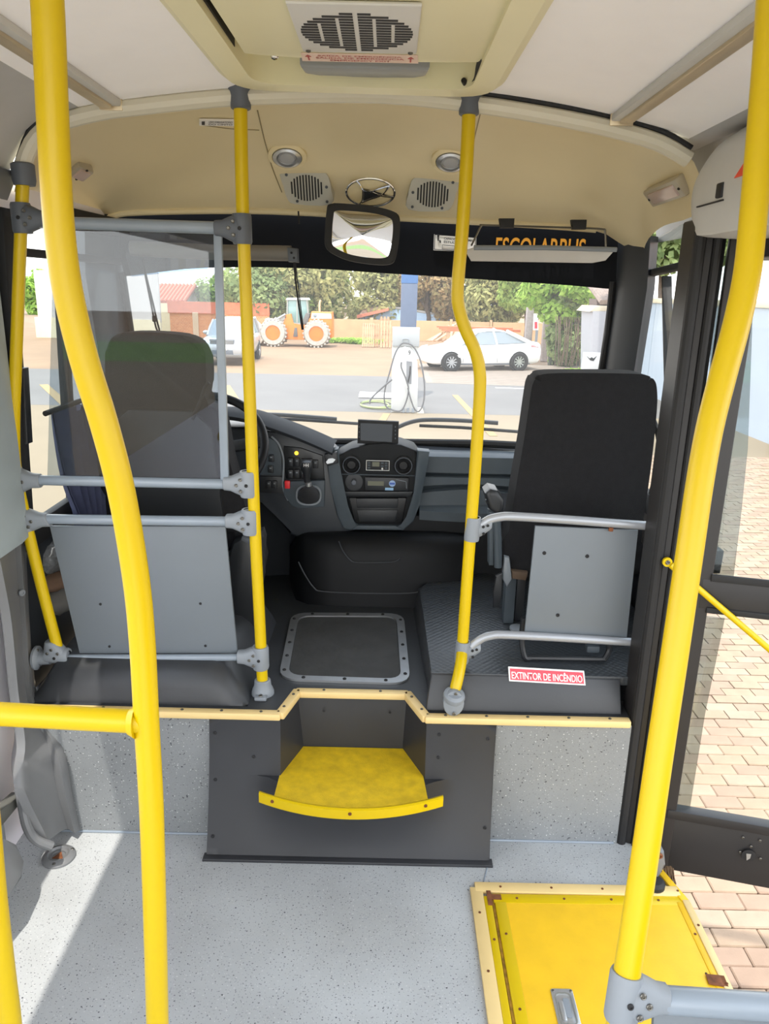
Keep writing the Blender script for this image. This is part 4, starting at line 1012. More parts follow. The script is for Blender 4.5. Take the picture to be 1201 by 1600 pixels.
def dvent(a, b):
    c_ = at(a, b, y=yc-.004)
    o = MB().lathe([(.037, .006), (.036, -.010), (.031, -.014), (.028, -.008), (.026, .004)], c_, (0, 1, 0), 28, False).build('air_vent', rubber, db)
    MB().lathe([(.026, .006), (.016, -.002), (.015, -.006), (.004, -.007)], c_, (0, 1, 0), 24).build('vent_core', darkhole, o)
    MB().lathe([(.0335, -.0145), (.032, -.0155), (.0305, -.0145)], c_, (0, 1, 0), 28, False).build('vent_ring', darkclamp, o)
dvent(549, 726); dvent(630, 727)
K2 = (yc*.959+.2)/FOC
c_ = at(590, 727, y=yc-.004)
cp = MB().box(c_, (36*K2, .008, 17*K2), bev=.002).build('climate_panel', darkhole, db)
MB().ring([c_+Vector((a*18*K2, -.0045, b*8*K2)) for a, b in ((-1, -1), (1, -1), (1, 1), (-1, 1))], [c_+Vector((a*17.3*K2, -.0045, b*7.3*K2)) for a, b in ((-1, -1), (1, -1), (1, 1), (-1, 1))], (0, .001, 0)).build('outline', whitest, cp)
MB().box(c_+Vector((-3*K2, -.0045, 2*K2)), (11*K2, .001, 7*K2)).build('display', lcd, cp)
for a, b in ((-13.5, 4), (-13.5, 0), (-13.5, -4), (13, 4), (13, 0), (13, -4), (7, 4), (7, -1)):
    MB().box(c_+Vector((a*K2, -.0045, b*K2)), (4*K2, .0012, 2.6*K2)).build('button', dashm, cp)
MB().ball(c_+Vector((7*K2, -.005, -5*K2)), .004, 8, 6).build('button', whitest, cp)
MB().box(at(590, 742, y=yc-.004), (122*K2, .006, 1.6*K2), bev=.001).build('seam_rib', dashm, db)
MB().lathe([(.034, .004), (.034, -.003), (.026, -.004)], at(553, 753, y=yc), (0, 1, 0), 24).build('plug_disc', black, db)
MB().lathe([(.010, 0), (.007, -.014), (.011, -.018), (.009, -.024), (.003, -.025)], at(553, 752, y=yc-.002), (0, 1, 0), 14).build('turn_knob', darkclamp, db)
c_ = at(604, 756, y=yc-.006)
rd = MB().box(c_, (68*K2, .014, 21*K2), bev=.002).build('radio', black, db)
MB().box(c_+Vector((-17*K2, -.0075, 1*K2)), (25*K2, .001, 7*K2)).build('display', lcd, rd)
MB().lathe([(.0125, 0), (.0125, -.0016), (.010, -.002)], c_+Vector((8.5*K2, -.0072, 1.5*K2)), (0, 1, 0), 20).build('round_sticker', M('pale_blue_print', (150, 176, 214), .4), rd)
MB().box(c_+Vector((8.5*K2, -.0095, 1.5*K2)), (8*K2, .0006, 3*K2)).build('sticker_band', bluest, rd)
MB().box(c_+Vector((4*K2, -.0074, -7.5*K2)), (13*K2, .0008, 4*K2)).build('blue_sticker', M('light_blue_print', (140, 180, 214), .4), rd)
MB().tube([c_+Vector((14*K2, -.008, 8*K2)), c_+Vector((30*K2, -.008, 5*K2)), c_+Vector((31*K2, -.008, -6*K2))], .0014, 5).build('trim_line', clampm, rd)
MB().slab(px([(535, 768), (646, 768), (642, 776), (540, 776)], yc-.010), (0, .02, 0), .004).build('bin_lip', black, db)
bn = MB().slab(px([(545, 778), (635, 778), (628, 818), (554, 818)], yc-.012), (0, .02, 0), .005).build('storage_bin', M('bin_black', (20, 21, 23), .3), db)
MB().slab(px([(556, 779), (622, 779), (621, 794), (557, 794)], yc-.016), (0, .01, 0), .003).build('bin_lid', black, bn)
MB().slab(px([(557, 797), (621, 797), (617, 815), (561, 815)], yc-.016), (0, .01, 0), .003).build('bin_pocket', black, bn)
# phone holder clipped at the left of the console
ph = T('phone_holder', 'dark phone holder with worn silver patch clipped left of the console', 'holder', at(517, 718, y=2.75))
MB().slab(px([(507, 710), (526, 706), (528, 724), (512, 729), (507, 722)], 2.752), (0, .02, 0), .005).build('cradle', black, ph)
MB().slab(px([(509, 722), (513, 717), (519, 716), (524, 718), (520, 723), (511, 725)], 2.7505), (0, .004, 0)).build('silver_patch', alu, ph)
# monitor on the dash
mo = T('dash_monitor', 'small black monitor standing on the dashboard centre', 'monitor', at(591, 696, y=2.86))
Q = px([(559, 656), (623, 659), (622, 697), (558, 693)], 2.82)
MB().slab(Q, (0, .022, 0), .004).build('housing', rubber, mo)
MB().slab([q_+Vector((0, -.0006, 0)) for q_ in px([(563, 661), (613, 663), (612, 691), (563, 688)], 2.82)], (0, .002, 0)).build('screen', screenm, mo)
for b in (667, 673, 679, 685): MB().box(at(617.5, b, y=2.8195), (.004, .001, .006)).build('button', darkclamp, mo)
for b in (667, 675, 683): MB().box(at(561, b, y=2.8195), (.002, .001, .004)).build('button', clampm, mo)
MB().slab(px([(570, 693), (610, 695), (612, 702), (568, 700)], 2.83), (0, .06, 0), .004).build('foot', rubber, mo)
# steering wheel
sw = T('steering_wheel', 'black steering wheel behind the screen and inner pole', 'wheel', at(313, 700, y=2.56))
wc = at(313, 700, y=2.56); ax = Vector((0, -.72, .69)).normalized(); a1 = Vector((1, 0, 0)); a2 = ax.cross(a1)
MB().tube([wc+(a1*math.cos(t)+a2*math.sin(t))*.222 for t in [2*PI*k/56 for k in range(56)]], .0155, 12, closed=True).build('rim', softblack, sw)
MB().lathe([(.07, -.03), (.075, -.01), (.06, .008), (.02, .012)], wc-ax*.02, ax, 24).build('hub', black, sw)
for t in (.15, PI-.15, PI*1.32, PI*1.68):
    d_ = a1*math.cos(t)+a2*math.sin(t); MB().bar(wc+d_*.05-ax*.02, wc+d_*.218, .045, .014, ax, .004).build('spoke', black, sw)
MB().cyl(wc-ax*.03, wc-ax*.26, .04).build('column', rubber, sw)
# engine cover
ec = T('engine_cover', 'black padded engine cover in front of the console', 'cover', (-.03, 2.75, PZ))
cx_ = [452, 455, 462, 480, 520, 560, 600, 640, 690, 726]
def eoff(i): return [.30, .16, .05, .012, 0, 0, 0, .0, .01, .03][i]
tabc = [(826, 2.86, 1), (829, 2.80, 1), (834, 2.755, 1), (841, 2.725, 1), (852, 2.70, 1), (875, 2.685, 1), (905, 2.672, 1), (935, 2.662, 1), (952, 2.655, 1)]
rows = []
for b, yb, _ in tabc:
    rows.append([at(a+(0 if b > 850 else (850-b)*.45*(1 if i < 4 else 0)*(4-i)/4), b+(6 if i < 2 and b < 850 else 0), y=yb+eoff(i)) for i, a in enumerate(cx_)])
MB().loft(rows).build('padded_body', softblack, ec, sharp=70)
MB().tube(smooth(px([(466, 878), (476, 898), (490, 918), (503, 924), (560, 927), (640, 927), (660, 922)], 2.664), 4), .0028, 6).build('seam', dashd, ec)
MB().tube(smooth(px([(529, 846), (536, 862), (548, 876), (560, 879), (600, 879), (618, 877), (625, 872)], 2.678), 4), .0028, 6).build('seam', dashd, ec)

# ================================================================== DOOR AND LIFT
# jamb post
po = T('door_post', 'dark bronze door post between the tall seat and the open door', 'post', (.755, 1.92, -.1)); po['kind'] = 'structure'; del po['category']
MB().slab([(.722, 1.90, -.09), (.762, 1.885, -.09), (.80, 1.90, -.09), (.80, 1.98, -.09), (.722, 1.98, -.09)], (0, 0, 1.85), .006).build('post', brown, po)
MB().tube([(.735, 1.892, -.085), (.735, 1.892, 1.76)], .014, 10).build('rubber_seal', rubber, po)
MB().tube([(.772, 1.878, -.085), (.772, 1.878, 1.76)], .010, 8).build('rubber_seal', rubber, po)
# header above the door
MB().box((.88, 1.25, 1.715), (.10, 1.35, .09), bev=.006).build('door_header', brown, WR)
# leaf
dl = T('door_1', 'open dark framed glass door leaf swung out at right', 'door', (.80, 1.865, -.06)); dl['kind'] = 'structure'; del dl['category']
D0 = Vector((.795, 1.865, 0)); DX = Vector((.34, -.085, 0)).normalized(); DN = Vector((DX.y, -DX.x, 0))
def dp(u_, z, n_=0): return D0+DX*u_+DN*n_+Vector((0, 0, z))
def dslab(u0, u1, z0, z1, mat, nm, th=.035, bev=.005, n_=0):
    return MB().slab([dp(u0, z0, n_), dp(u1, z0, n_), dp(u1, z1, n_), dp(u0, z1, n_)], DN*-th, bev).build(nm, mat, dl)
W_ = .86
dslab(0, .075, -.06, 1.78, brown, 'stile'); dslab(W_-.07, W_, -.06, 1.78, brown, 'stile')
lp_ = dslab(.02, W_-.02, -.06, .125, brown, 'lower_panel', .03, .004, -.003)
dslab(.05, W_-.05, .120, .150, brown, 'rail', .04, .005, .004)
dslab(.05, W_-.05, .785, .87, brown, 'rail', .036, .005, .002)
MB().slab([dp(.07, .865, .006), dp(W_-.07, .865, .006), dp(W_-.07, .885, .006), dp(.07, .885, .006)], DN*-.01, .003).build('rubber_bead', rubber, dl)
MB().slab([dp(.07, .775, .006), dp(W_-.07, .775, .006), dp(W_-.07, .792, .006), dp(.07, .792, .006)], DN*-.01, .003).build('rubber_bead', rubber, dl)
dslab(.05, W_-.05, 1.69, 1.78, brown, 'rail')
dslab(.07, W_-.07, .14, .79, clear, 'pane', .004, 0, -.014)
dslab(.07, W_-.07, .86, 1.70, clear, 'pane', .004, 0, -.014)
# tinted strips behind the panes imitating a reflection in the door glass
def on_leaf(a, b, n_=-.04):
    d = CF + CR*((a-600.5)/FOC) - CU*((b-800)/FOC); p0 = D0+DN*n_
    return EYE+d*((p0-EYE).dot(DN)/d.dot(DN))
MB().slab([on_leaf(*q) for q in ((1030, 1276), (1075, 1279), (1101, 1117), (1132, 966), (1060, 958))], DN*-.004).build('reflection_pane', tinted, dl)
MB().slab([on_leaf(*q) for q in ((1080, 912), (1144, 916), (1158, 800), (1168, 700), (1176, 480), (1178, 400), (1120, 400), (1100, 700))], DN*-.004).build('reflection_pane', tinted, dl)
# lock hole in the lower panel and rivets
hp = at(1171, 1343, y=1.775)
uu = (hp-D0).dot(DX); zz = hp.z
MB().lathe([(.019, 0), (.019, .003), (.013, .0035)], dp(uu, zz, .004), DN, 16).build('lock_plate', darkhole, lp_)
MB().slab([dp(uu-.008, zz+.008, .009), dp(uu+.005, zz+.009, .009), dp(uu+.004, zz-.006, .009), dp(uu-.004, zz-.015, .009)], DN*.001).build('bare_metal', alu, lp_)
for a, b in ((.26, .10), (.305, .10), (.285, .075), (.26, .05), (.315, .04)): screw(lp_, dp(a, b, .001), DN, .004)
# hinge arm at the foot of the door
ha = T('closer_linkage', 'worn grey linkage with black roller at the foot of the post', 'linkage', at(1025, 1380, z=0))
MB().slab([at(a, b, y=1.72) for a, b in ((1010, 1345), (1018, 1330), (1038, 1332), (1040, 1352), (1028, 1364), (1022, 1385), (1010, 1385))], (0, .05, 0), .006).build('arm', mould, ha)
screw(ha, at(1030, 1337, y=1.718), (0, -1, 0), .009, rust)
MB().lathe([(.030, 0), (.030, .022), (.022, .030), (.008, .031)], (at(1020, 1388, z=0)).to_tuple(), (0, 0, 1), 20).build('roller', rubber, ha)
m = MB()
rr = random.Random(3)
for i in range(60):
    a = at(1038+rr.uniform(-12, 14), 1356+rr.uniform(-3, 4), y=1.80); m.bar(a, a+Vector((rr.uniform(-.02, .02), rr.uniform(-.03, .0), -.05)), .0025, .0025)
m.build('brush', M('brush_brown', (96, 76, 54), .9), ha)['kind'] = 'stuff'
# yellow stay bar across the door
sb = T('stay_bar', 'thin yellow stay bar running from the door post to the door leaf', 'bar', at(1045, 878, y=1.868))
a, b = at(1042, 878, y=1.868), on_leaf(1262, 1066, .022)
d_ = (b-a).normalized()
MB().tube([a+d_*.012, b], .0085, 12).build('rod', yellow, sb)
MB().lathe([(.0125, -.004), (.0125, .004)], a, (0, -1, 0), 18).build('eyelet', yellow, sb)
MB().slab([b+DX*p+Vector((0, 0, q))-DN*.004 for p, q in rrect(.05, .06, .012)], DN*-.016, .003).build('leaf_bracket', brown, sb)
screw(sb, a+Vector((0, -.004, 0)), (0, -1, 0), .0065)
# lift platform
lf = T('lift_platform', 'yellow wheelchair lift plate in the floor by the open door', 'platform', (.55, 1.3, 0))
A_ = [Vector((.287, 1.695, 0)), Vector((.80, 1.695, 0)), Vector((.842, 1.60, 0)), Vector((.842, .8, 0)), Vector((.287, .8, 0))]
def strip(a, b, wd, z, th, mat, nm, n=0, par=lf):
    a, b = Vector(a), Vector(b); o = MB().bar(a+Vector((0, 0, z)), b+Vector((0, 0, z)), wd, th, bev=.002).build(nm, mat, par)
    for i in range(n): screw(o, a.lerp(b, (i+.5)/n)+Vector((0, 0, z+th/2)), (0, 0, 1), .0035, rust)
    return o
strip((.275, 1.69, 0), (.275, .8, 0), .034, .005, .010, cream, 'edge_trim', 5)
strip((.272, 1.692, 0), (.835, 1.692, 0), .034, .0055, .010, cream, 'edge_trim', 4)
strip((.842, 1.66, 0), (.842, .8, 0), .020, .004, .014, cream, 'edge_trim', 5)
strip((.80, 1.80, 0), (.842, 1.655, 0), .020, .004, .012, yellow2, 'edge_trim', 2)
strip((.318, 1.655, 0), (.832, 1.660, 0), .032, .003, .008, yellow, 'inner_frame', 4)
strip((.302, 1.66, 0), (.302, .8, 0), .020, .003, .012, yellow, 'hinge_strip', 3)
strip((.335, 1.64, 0), (.335, .8, 0), .030, .004, .010, yellow, 'hinge_strip', 4)
strip((.318, 1.655, 0), (.318, .8, 0), .010, .002, .006, M('rusty_hinge', (150, 112, 34), .8, var=.45, scale=60), 'hinge_pin')
MB().box((.322, 1.658, .007), (.036, .018, .003)).build('hinge_knuckle', rust, lf)
MB().box((.307, 1.652, .0095), (.012, .05, .003)).build('rust_patch', rust, lf)
strip((.824, 1.655, 0), (.824, .8, 0), .018, .003, .010, yellow2, 'inner_frame', 4)
MB().slab([(.35, .8, .002), (.816, .8, .002), (.816, 1.645, .002), (.35, 1.645, .002)], (0, 0, .004)).build('deck', yellow2, lf)
hcx = at(884, 1578, z=.006)
rh = T('flush_handle', 'steel flush handle let into the yellow lift plate', 'handle', hcx)
MB().slab([hcx+Vector((a, b, 0)) for a, b in rrect(.052, .105, .006)], (0, 0, .003), .001).build('plate', alu, rh)
MB().ring([hcx+Vector((a, b, .003)) for a, b in rrect(.040, .082, .012)], [hcx+Vector((a, b, .003)) for a, b in rrect(.034, .076, .010)], (0, 0, .002)).build('rim', M('matt_steel', (170, 170, 164), .4, .8), rh)
MB().slab([hcx+Vector((a+.004, b+.002, .0035)) for a, b in rrect(.014, .05, .005)], (0, 0, .0006)).build('grip_recess', clampm, rh)
MB().slab([hcx+Vector((a-.009, b-.006, .0035)) for a, b in rrect(.010, .05, .004)], (0, 0, .003), .001).build('grip', alu, rh)
for a in (-.021, .021):
    for b in (-.046, .046): screw(rh, hcx+Vector((a, b, .003)), (0, 0, 1), .0035)
cp_ = at(1120, 1532, z=.008)
MB().slab([cp_+Vector((a, b, 0)) for a, b in ((-.025, -.012), (.02, -.02), (.022, .012), (-.022, .016))], (0, 0, .003), .001).build('rusted_catch', rust, lf)
for a, b in ((-.018, .02), (.0, .02)): screw(lf, cp_+Vector((a, b, -.002)), (0, 0, 1), .003, darkhole)
# step side below the sill
MB().slab([(.842, .8, -.01), (.842, 1.62, -.01), (.842, 1.62, -.55), (.842, .8, -.55)], (-.02, 0, 0)).build('sill_skirt', mould, floor)

# ================================================================== OUTSIDE
G = -1.1
dirt = M('packed_dirt', (130, 106, 82), .95, var=.10, scale=.6, bump=.3, bscale=8)
asph = M('worn_asphalt', (100, 97, 94), .9, var=.10, scale=.5, bump=.2, bscale=60)
conc = M('sandy_concrete', (124, 110, 89), .9, var=.07, scale=.7, bump=.1)
paverm = [M('paver_sand', (148, 126, 104), .9, var=.10, scale=9, bump=.3), M('paver_rose', (144, 120, 101), .9, var=.10, scale=9, bump=.3), M('paver_pale', (150, 130, 110), .9, var=.10, scale=9, bump=.3)]
grassm = M('grass_green', (104, 128, 66), .95, var=.3, scale=5, bump=.4, bscale=40)
linem = M('faded_yellow_line', (150, 126, 88), .9, var=.12)
whline = M('white_line', (196, 192, 186), .9, var=.1)
def sheet(nm, poly, z, mat, th=.02):
    o = MB().slab([(a, b, z) for a, b in poly], (0, 0, -th)).build(nm, mat, origin=False); return struct(o)
gnd = sheet('floor.004', [(-120, -80), (120, -80), (120, 140), (-120, 140)], G-.02, dirt, .2)
sheet('floor.005', [(-40, -40), (9, -40), (9, 17.2), (-40, 17.2)], G, conc)
sheet('floor.006', [(-40, 17.2), (7.4, 17.2), (7.4, 24.8), (-40, 24.8)], G+.002, asph)
GB = sheet('floor.007', [(1.2, 23.2), (12, 22.2), (12, 30.5), (1.2, 29.6)], G+.008, M('grey_block_paving', (132, 120, 108), .9, var=.10, scale=3, bump=.3, bscale=12), .03)
m = MB()                                                    # joints of the far block paving
for i in range(28):
    y_ = 23.3+i*.25
    if y_ < 29.5: m.box((6.5, y_, G+.0095), (10.2, .03, .004))
m.build('paving_joint', M('joint_grey', (128, 114, 102), .95), GB)['kind'] = 'stuff'
sheet('floor.008', [(-60, -34), (60, -34), (60, -24), (-60, -24)], G+.004, grassm)
def line(nm, a, b, wd, mat, label=None):
    A, B = Vector((*a, G+.006)), Vector((*b, G+.006)); o = MB().bar(A, B, wd, .006).build(nm, mat, origin=False); return struct(o)
line('trim_10', (-2.2, 13.2), (-4.6, 21.5), .22, linem); line('trim_11', (2.1, 14.5), (1.85, 20.5), .16, linem); line('trim_12', (-5.2, 13.5), (-9.5, 20.8), .22, linem)
line('trim_13', (-.3, 13.8), (.0, 17.0), .16, linem)
line('trim_14', (3.2, 22.35), (8.0, 22.0), .12, whline)
# pavers by the open door: single bricks near, joined bricks further off
pv0 = MB().box((0, 0, 0), (.205, .098, .05), bev=.006, seg=1).build('paver', paverm[0], origin=False)
meshes = []
for mm in paverm:
    me = pv0.data.copy(); me.materials.clear(); me.materials.append(mm); meshes.append(me)
bpy.data.objects.remove(pv0)
bed = struct(MB().slab([(.95, .6, G+.004), (6.7, .6, G+.004), (6.7, 13, G+.004), (.95, 13, G+.004)], (0, 0, -.02)).build('floor.009', M('paver_joint_sand', (150, 122, 98), .95, var=.1), origin=False))
rr = random.Random(11); far = MB(); n_p = 0
for j in range(122):
    y_ = .7+j*.1
    for i in range(28):
        x_ = 1.05+i*.208+(.104 if j % 2 else 0)
        dz = rr.uniform(-.004, .004); rx = rr.uniform(-.012, .012)
        near = 1.5 < y_ < 4.4 and 1.0 < x_ < 3.1-(.0 if y_ > 2.6 else .3)
        if near and n_p < 290:
            o = bpy.data.objects.new('paver', rr.choice(meshes)); C.objects.link(o); o.parent = bed
            o.location = Vector((x_, y_, G+.008+dz))-wloc(bed); o.rotation_euler = (0, 0, rx); n_p += 1
        elif not near: far.box((x_, y_, G+.008+dz), (.2, .094, .05))
o = far.build('far_pavers', paverm[0], bed); o['kind'] = 'stuff'
me = o.data; me.materials.append(paverm[1]); me.materials.append(paverm[2])
for k, p in enumerate(me.polygons): p.material_index = (p.vertices[0]//8*7919 % 13) % 3

# ---- foliage
def leafmat(nm, c1, c2):
    m = M(nm, c1, .8, spec=.2); t = m.node_tree; b = t.nodes['Principled BSDF']
    o = t.nodes.new('ShaderNodeNewGeometry'); r = t.nodes.new('ShaderNodeValToRGB')
    r.color_ramp.elements[0].color = lin(c1); r.color_ramp.elements[1].color = lin(c2)
    t.links.new(o.outputs['Random Per Island'], r.inputs[0]); t.links.new(r.outputs[0], b.inputs['Base Color'])
    tl = t.nodes.new('ShaderNodeBsdfTranslucent'); mx = t.nodes.new('ShaderNodeMixShader'); mx.inputs[0].default_value = .5; out = t.nodes['Material Output']
    t.links.new(r.outputs[0], tl.inputs[0]); t.links.new(b.outputs[0], mx.inputs[1]); t.links.new(tl.outputs[0], mx.inputs[2]); t.links.new(mx.outputs[0], out.inputs[0])
    return m
lf_olive = leafmat('leaves_olive', (134, 138, 88), (198, 192, 132)); lf_green = leafmat('leaves_green', (124, 152, 78), (188, 206, 116))
lf_dry = leafmat('leaves_dry', (150, 140, 96), (208, 176, 128)); lf_lime = leafmat('leaves_lime', (130, 168, 66), (190, 216, 110))
lf_dark = leafmat('leaves_dark', (108, 128, 84), (166, 178, 120))
bark = M('bark', (92, 76, 64), .95, var=.3, scale=6, bump=.6, bscale=20)
def foliage(c, rad, nleaf, size, seed, lobes=15, up=.5):
    rr = random.Random(seed); c = Vector(c); bm = bmesh.new(); L = []
    for i in range(lobes):
        d = Vector((rr.gauss(0, 1), rr.gauss(0, 1), rr.gauss(0, 1))).normalized()
        L.append((c+Vector((d.x*rad[0]*.62, d.y*rad[1]*.62, d.z*rad[2]*.62)), rr.uniform(.32, .55)))
    for i in range(nleaf):
        lc_, k = L[i % lobes]; d = Vector((rr.gauss(0, 1), rr.gauss(0, 1), rr.gauss(0, 1)+.15)).normalized()
        q = rr.uniform(.55, 1.0)**.5; p = lc_+Vector((d.x*rad[0], d.y*rad[1], d.z*rad[2]))*k*q
        nn = (d+Vector((rr.uniform(-.7, .7), rr.uniform(-.7, .7), rr.uniform(-.2, .9)))).normalized(); u_, v_ = frame(nn)
        a = rr.uniform(0, 6.28); e = u_*math.cos(a)+v_*math.sin(a); f = nn.cross(e); s_ = size*rr.uniform(.6, 1.3)
        vs = [bm.verts.new(p+w_) for w_ in (e*s_, f*s_*.5+nn*s_*.1, -e*s_, -f*s_*.5+nn*s_*.1)]; bm.faces.new(vs)
    m = MB(); m.bm.free(); m.bm = bm
    return m
def tree(label, x, y, h, cw, ch, mat, seed, lean=0, nleaf=3800, size=.17, trunk_r=.16, group='trees across the yard', cz=None, nm='tree'):
    t = T(nm, label, 'tree', (x, y, G), group); rr = random.Random(seed)
    czz = G+h-ch*.5 if cz is None else cz
    top_ = Vector((x+lean, y, czz))
    MB().tube(smooth([(x, y, G-.05), (x+lean*.25+.1, y, G+h*.2), (x+lean*.7-.1, y, czz-ch*.2), top_], 3), [trunk_r*(1-.05*i) for i in range(10)], 8).build('trunk', bark, t)
    m = MB()
    for i in range(5):
        d = Vector((rr.uniform(-1, 1)*cw*.4, rr.uniform(-1, 1)*cw*.3, rr.uniform(.0, .35)*ch)); b0 = Vector((x+lean*.6, y, czz-ch*.25))
        m.tube([b0, b0+d*.5+Vector((0, 0, .1)), b0+d], [trunk_r*.5, trunk_r*.35, trunk_r*.15], 6)
    m.build('branches', bark, t)
    f = foliage((x+lean, y, czz), (cw/2, cw/2.4, ch/2), nleaf, size, seed).build('foliage', mat, t, sharp=180); f['kind'] = 'stuff'
    return t
def gx(a, b, y): return at(a, b, y=y)
def tr(label, a, btop, bbot, wpx, y, mat, seed, **k):
    p0, p1 = at(a, btop, y=y), at(a, bbot, y=y); cw = wpx*y/FOC*1.05
    return tree(label, p0.x, y, p0.z-G, cw, p0.z-p1.z, mat, seed, cz=(p0.z+p1.z)/2, **k)
tr('dark olive tree standing behind the pole left of the loader', 395, 385, 524, 130, 45, lf_dark, 1, nleaf=9000)
tr('mid green tree behind the loader cab', 470, 395, 524, 140, 47, lf_green, 2, nleaf=9000)
tr('leaning trunk olive tree right behind the loader', 530, 360, 524, 150, 46, lf_olive, 3, lean=-2.0, nleaf=9000, trunk_r=.22)
tr('pale olive tree in the gap left of the blue post', 600, 400, 524, 130, 50, lf_olive, 4, nleaf=9000)
tr('dry brownish tree just right of the blue post', 672, 370, 524, 90, 48, lf_dry, 5, nleaf=8000)
tr('dark green tree behind the kinked pole and sedan bonnet', 725, 390, 524, 110, 50, lf_dark, 6, nleaf=8000)
tr('pale green tree behind the white sedan roof', 785, 390, 524, 110, 46, lf_olive, 7, nleaf=8000)
tr('broad leaning green tree left of the hedge', 830, 380, 500, 90, 40, lf_green, 8, nleaf=8000)
tr('bright lime green tree above the dark hedge', 885, 405, 505, 130, 30, lf_lime, 9, nleaf=5200, size=.16)
tr('small green tree behind the orange brick wall', 345, 415, 490, 70, 50, lf_green, 10, nleaf=2600)
tr('dark tree seen high in the right side window', 1055, 290, 446, 190, 24, lf_dark, 12, nleaf=4200, size=.16, group='trees across the yard')
tr('distant green tree beyond the driver side window', 52, 420, 500, 60, 70, lf_lime, 13, nleaf=3000, size=.25)
# hedge over the wall at right
hd_ = T('ivy_hedge', 'tall dark ivy hedge over the wall behind the sedan tail', 'hedge', (7.2, 30.2, G))
f = foliage((7.2, 30.0, .6), (1.15, 1.2, 1.9), 6500, .13, 21, 16).build('foliage', lf_dark, hd_, sharp=180); f['kind'] = 'stuff'
MB().box((7.25, 30.3, G+.8), (1.7, .5, 1.7), bev=.05).build('hedge_core', M('hedge_dark_leaf', (62, 70, 58), .95, var=.3, scale=4), hd_)  # solid dark grey-green block behind the ivy leaves
m = MB(); rr = random.Random(5)
for i in range(26):
    x_ = 6.3+i*.07; m.tube(smooth([(x_, 29.2, G+1.9), (x_+rr.uniform(-.1, .1), 29.0, G+1.1), (x_+rr.uniform(-.15, .15), 29.05, G+.1)], 3), .018, 5)
m.build('hanging_stems', bark, hd_)['kind'] = 'stuff'
# grass tufts by the sedan tail
f = foliage((7.0, 26.8, G+.05), (1.6, 1.5, .12), 1500, .10, 31, 12).build('grass_verge', lf_lime, sharp=180)
tag(f, 'patch of green grass by the tail of the white sedan', 'grass'); f['kind'] = 'stuff'
f = foliage((-2.2, 40.5, G+.1), (2.0, .7, .2), 1200, .12, 32, 10).build('grass_verge', lf_lime, sharp=180)
tag(f, 'patch of green grass behind the loader by the tan wall', 'grass'); f['kind'] = 'stuff'

# ---- walls and buildings beyond
brickm = M('orange_brick', (206, 132, 84), .9, var=.10, scale=6)
t = brickm.node_tree; bk = t.nodes.new('ShaderNodeTexBrick'); bk.inputs['Scale'].default_value = 3.2; bk.inputs['Color1'].default_value = lin((214, 140, 90)); bk.inputs['Color2'].default_value = lin((198, 122, 76)); bk.inputs['Mortar'].default_value = lin((206, 172, 140))
mp = t.nodes.new('ShaderNodeMapping'); mp.inputs['Rotation'].default_value = (PI/2, 0, 0); oc_ = [n_ for n_ in t.nodes if n_.type == 'TEX_COORD'][0]
t.links.new(oc_.outputs['Object'], mp.inputs[0]); t.links.new(mp.outputs[0], bk.inputs['Vector']); t.links.new(bk.outputs[0], t.nodes['Principled BSDF'].inputs['Base Color'])
bw = T('brick_wall', 'orange brick yard wall behind the silver car', 'wall', at(320, 540, y=43)); yb = 43
def pbox(nm, a0, b0, a1, b1, y, th, mat, par, bev=0):
    p, q_ = at(a0, b1, y=y), at(a1, b0, y=y); z1 = q_.z
    return MB().slab([(p.x, y, min(p.z, q_.z)), (q_.x, y, min(p.z, q_.z)), (q_.x, y, z1), (p.x, y, z1)], (0, th, 0), bev).build(nm, mat, par)
pbox('panel', 268, 488, 305, 545, yb, .2, brickm, bw); pbox('panel', 307, 488, 420, 545, yb, .2, brickm, bw)
pbox('capping', 262, 474, 420, 489, yb-.05, .3, M('red_brick_cap', (196, 108, 76), .9, var=.12, scale=5), bw); pbox('pillar', 303, 488, 309, 545, yb-.06, .3, M('mortar_post', (206, 180, 150), .9), bw)
tw = T('yard_wall', 'long low tan yard wall behind the loader and pallets', 'wall', at(650, 540, y=44))
for a in range(8): pbox('panel', 395+a*62, 497+a*1.3, 455+a*62, 545+a*1.3, 44, .18, M('tan_render_%d' % a, (184-3*(a % 3), 150-2*(a % 2), 114), .9, var=.08, scale=2), tw); pbox('post', 453+a*62, 494+a*1.3, 459+a*62, 545+a*1.3, 43.95, .28, M('tan_post_%d' % a, (190, 154, 120), .9), tw)
hs_ = T('house', 'white house with red tiled roof beyond the brick wall', 'house', at(245, 540, y=47))
p0, p1 = at(205, 540, y=47), at(290, 475, y=47)
zb_ = G; ze = at(240, 472, y=47).z; zr = at(240, 447, y=49).z; x0, x1 = at(150, 480, y=47).x, at(282, 480, y=47).x
wallw = M('house_white', (196, 190, 182), .8, var=.03)
MB().slab([(x0, 47, zb_), (x1, 47, zb_), (x1, 47, ze), (x0, 47, ze)], (0, 5, 0)).build('wall', wallw, hs_)
MB().slab([(x1, 46.99, zb_), (x1, 52, zb_), (x1, 52, ze), (x1, 49.5, zr), (x1, 46.99, ze)], (-.15, 0, 0)).build('gable', wallw, hs_)
tile = M('red_tile', (190, 104, 78), .85, var=.12, scale=3)
MB().slab([(x0-.4, 46.6, ze-.06), (x1+.4, 46.6, ze-.06), (x1+.4, 49.5, zr), (x0-.4, 49.5, zr)], (0, .1, .14)).slab([(x0-.4, 52.4, ze-.06), (x1+.4, 52.4, ze-.06), (x1+.4, 49.5, zr), (x0-.4, 49.5, zr)], (0, -.1, .14)).build('roof', tile, hs_)
m = MB()
for i in range(26):
    x_ = x0-.3+(x1-x0+.6)*i/25; m.tube([(x_, 46.55, ze+.07), (x_, 49.5, zr+.14)], .09, 6)
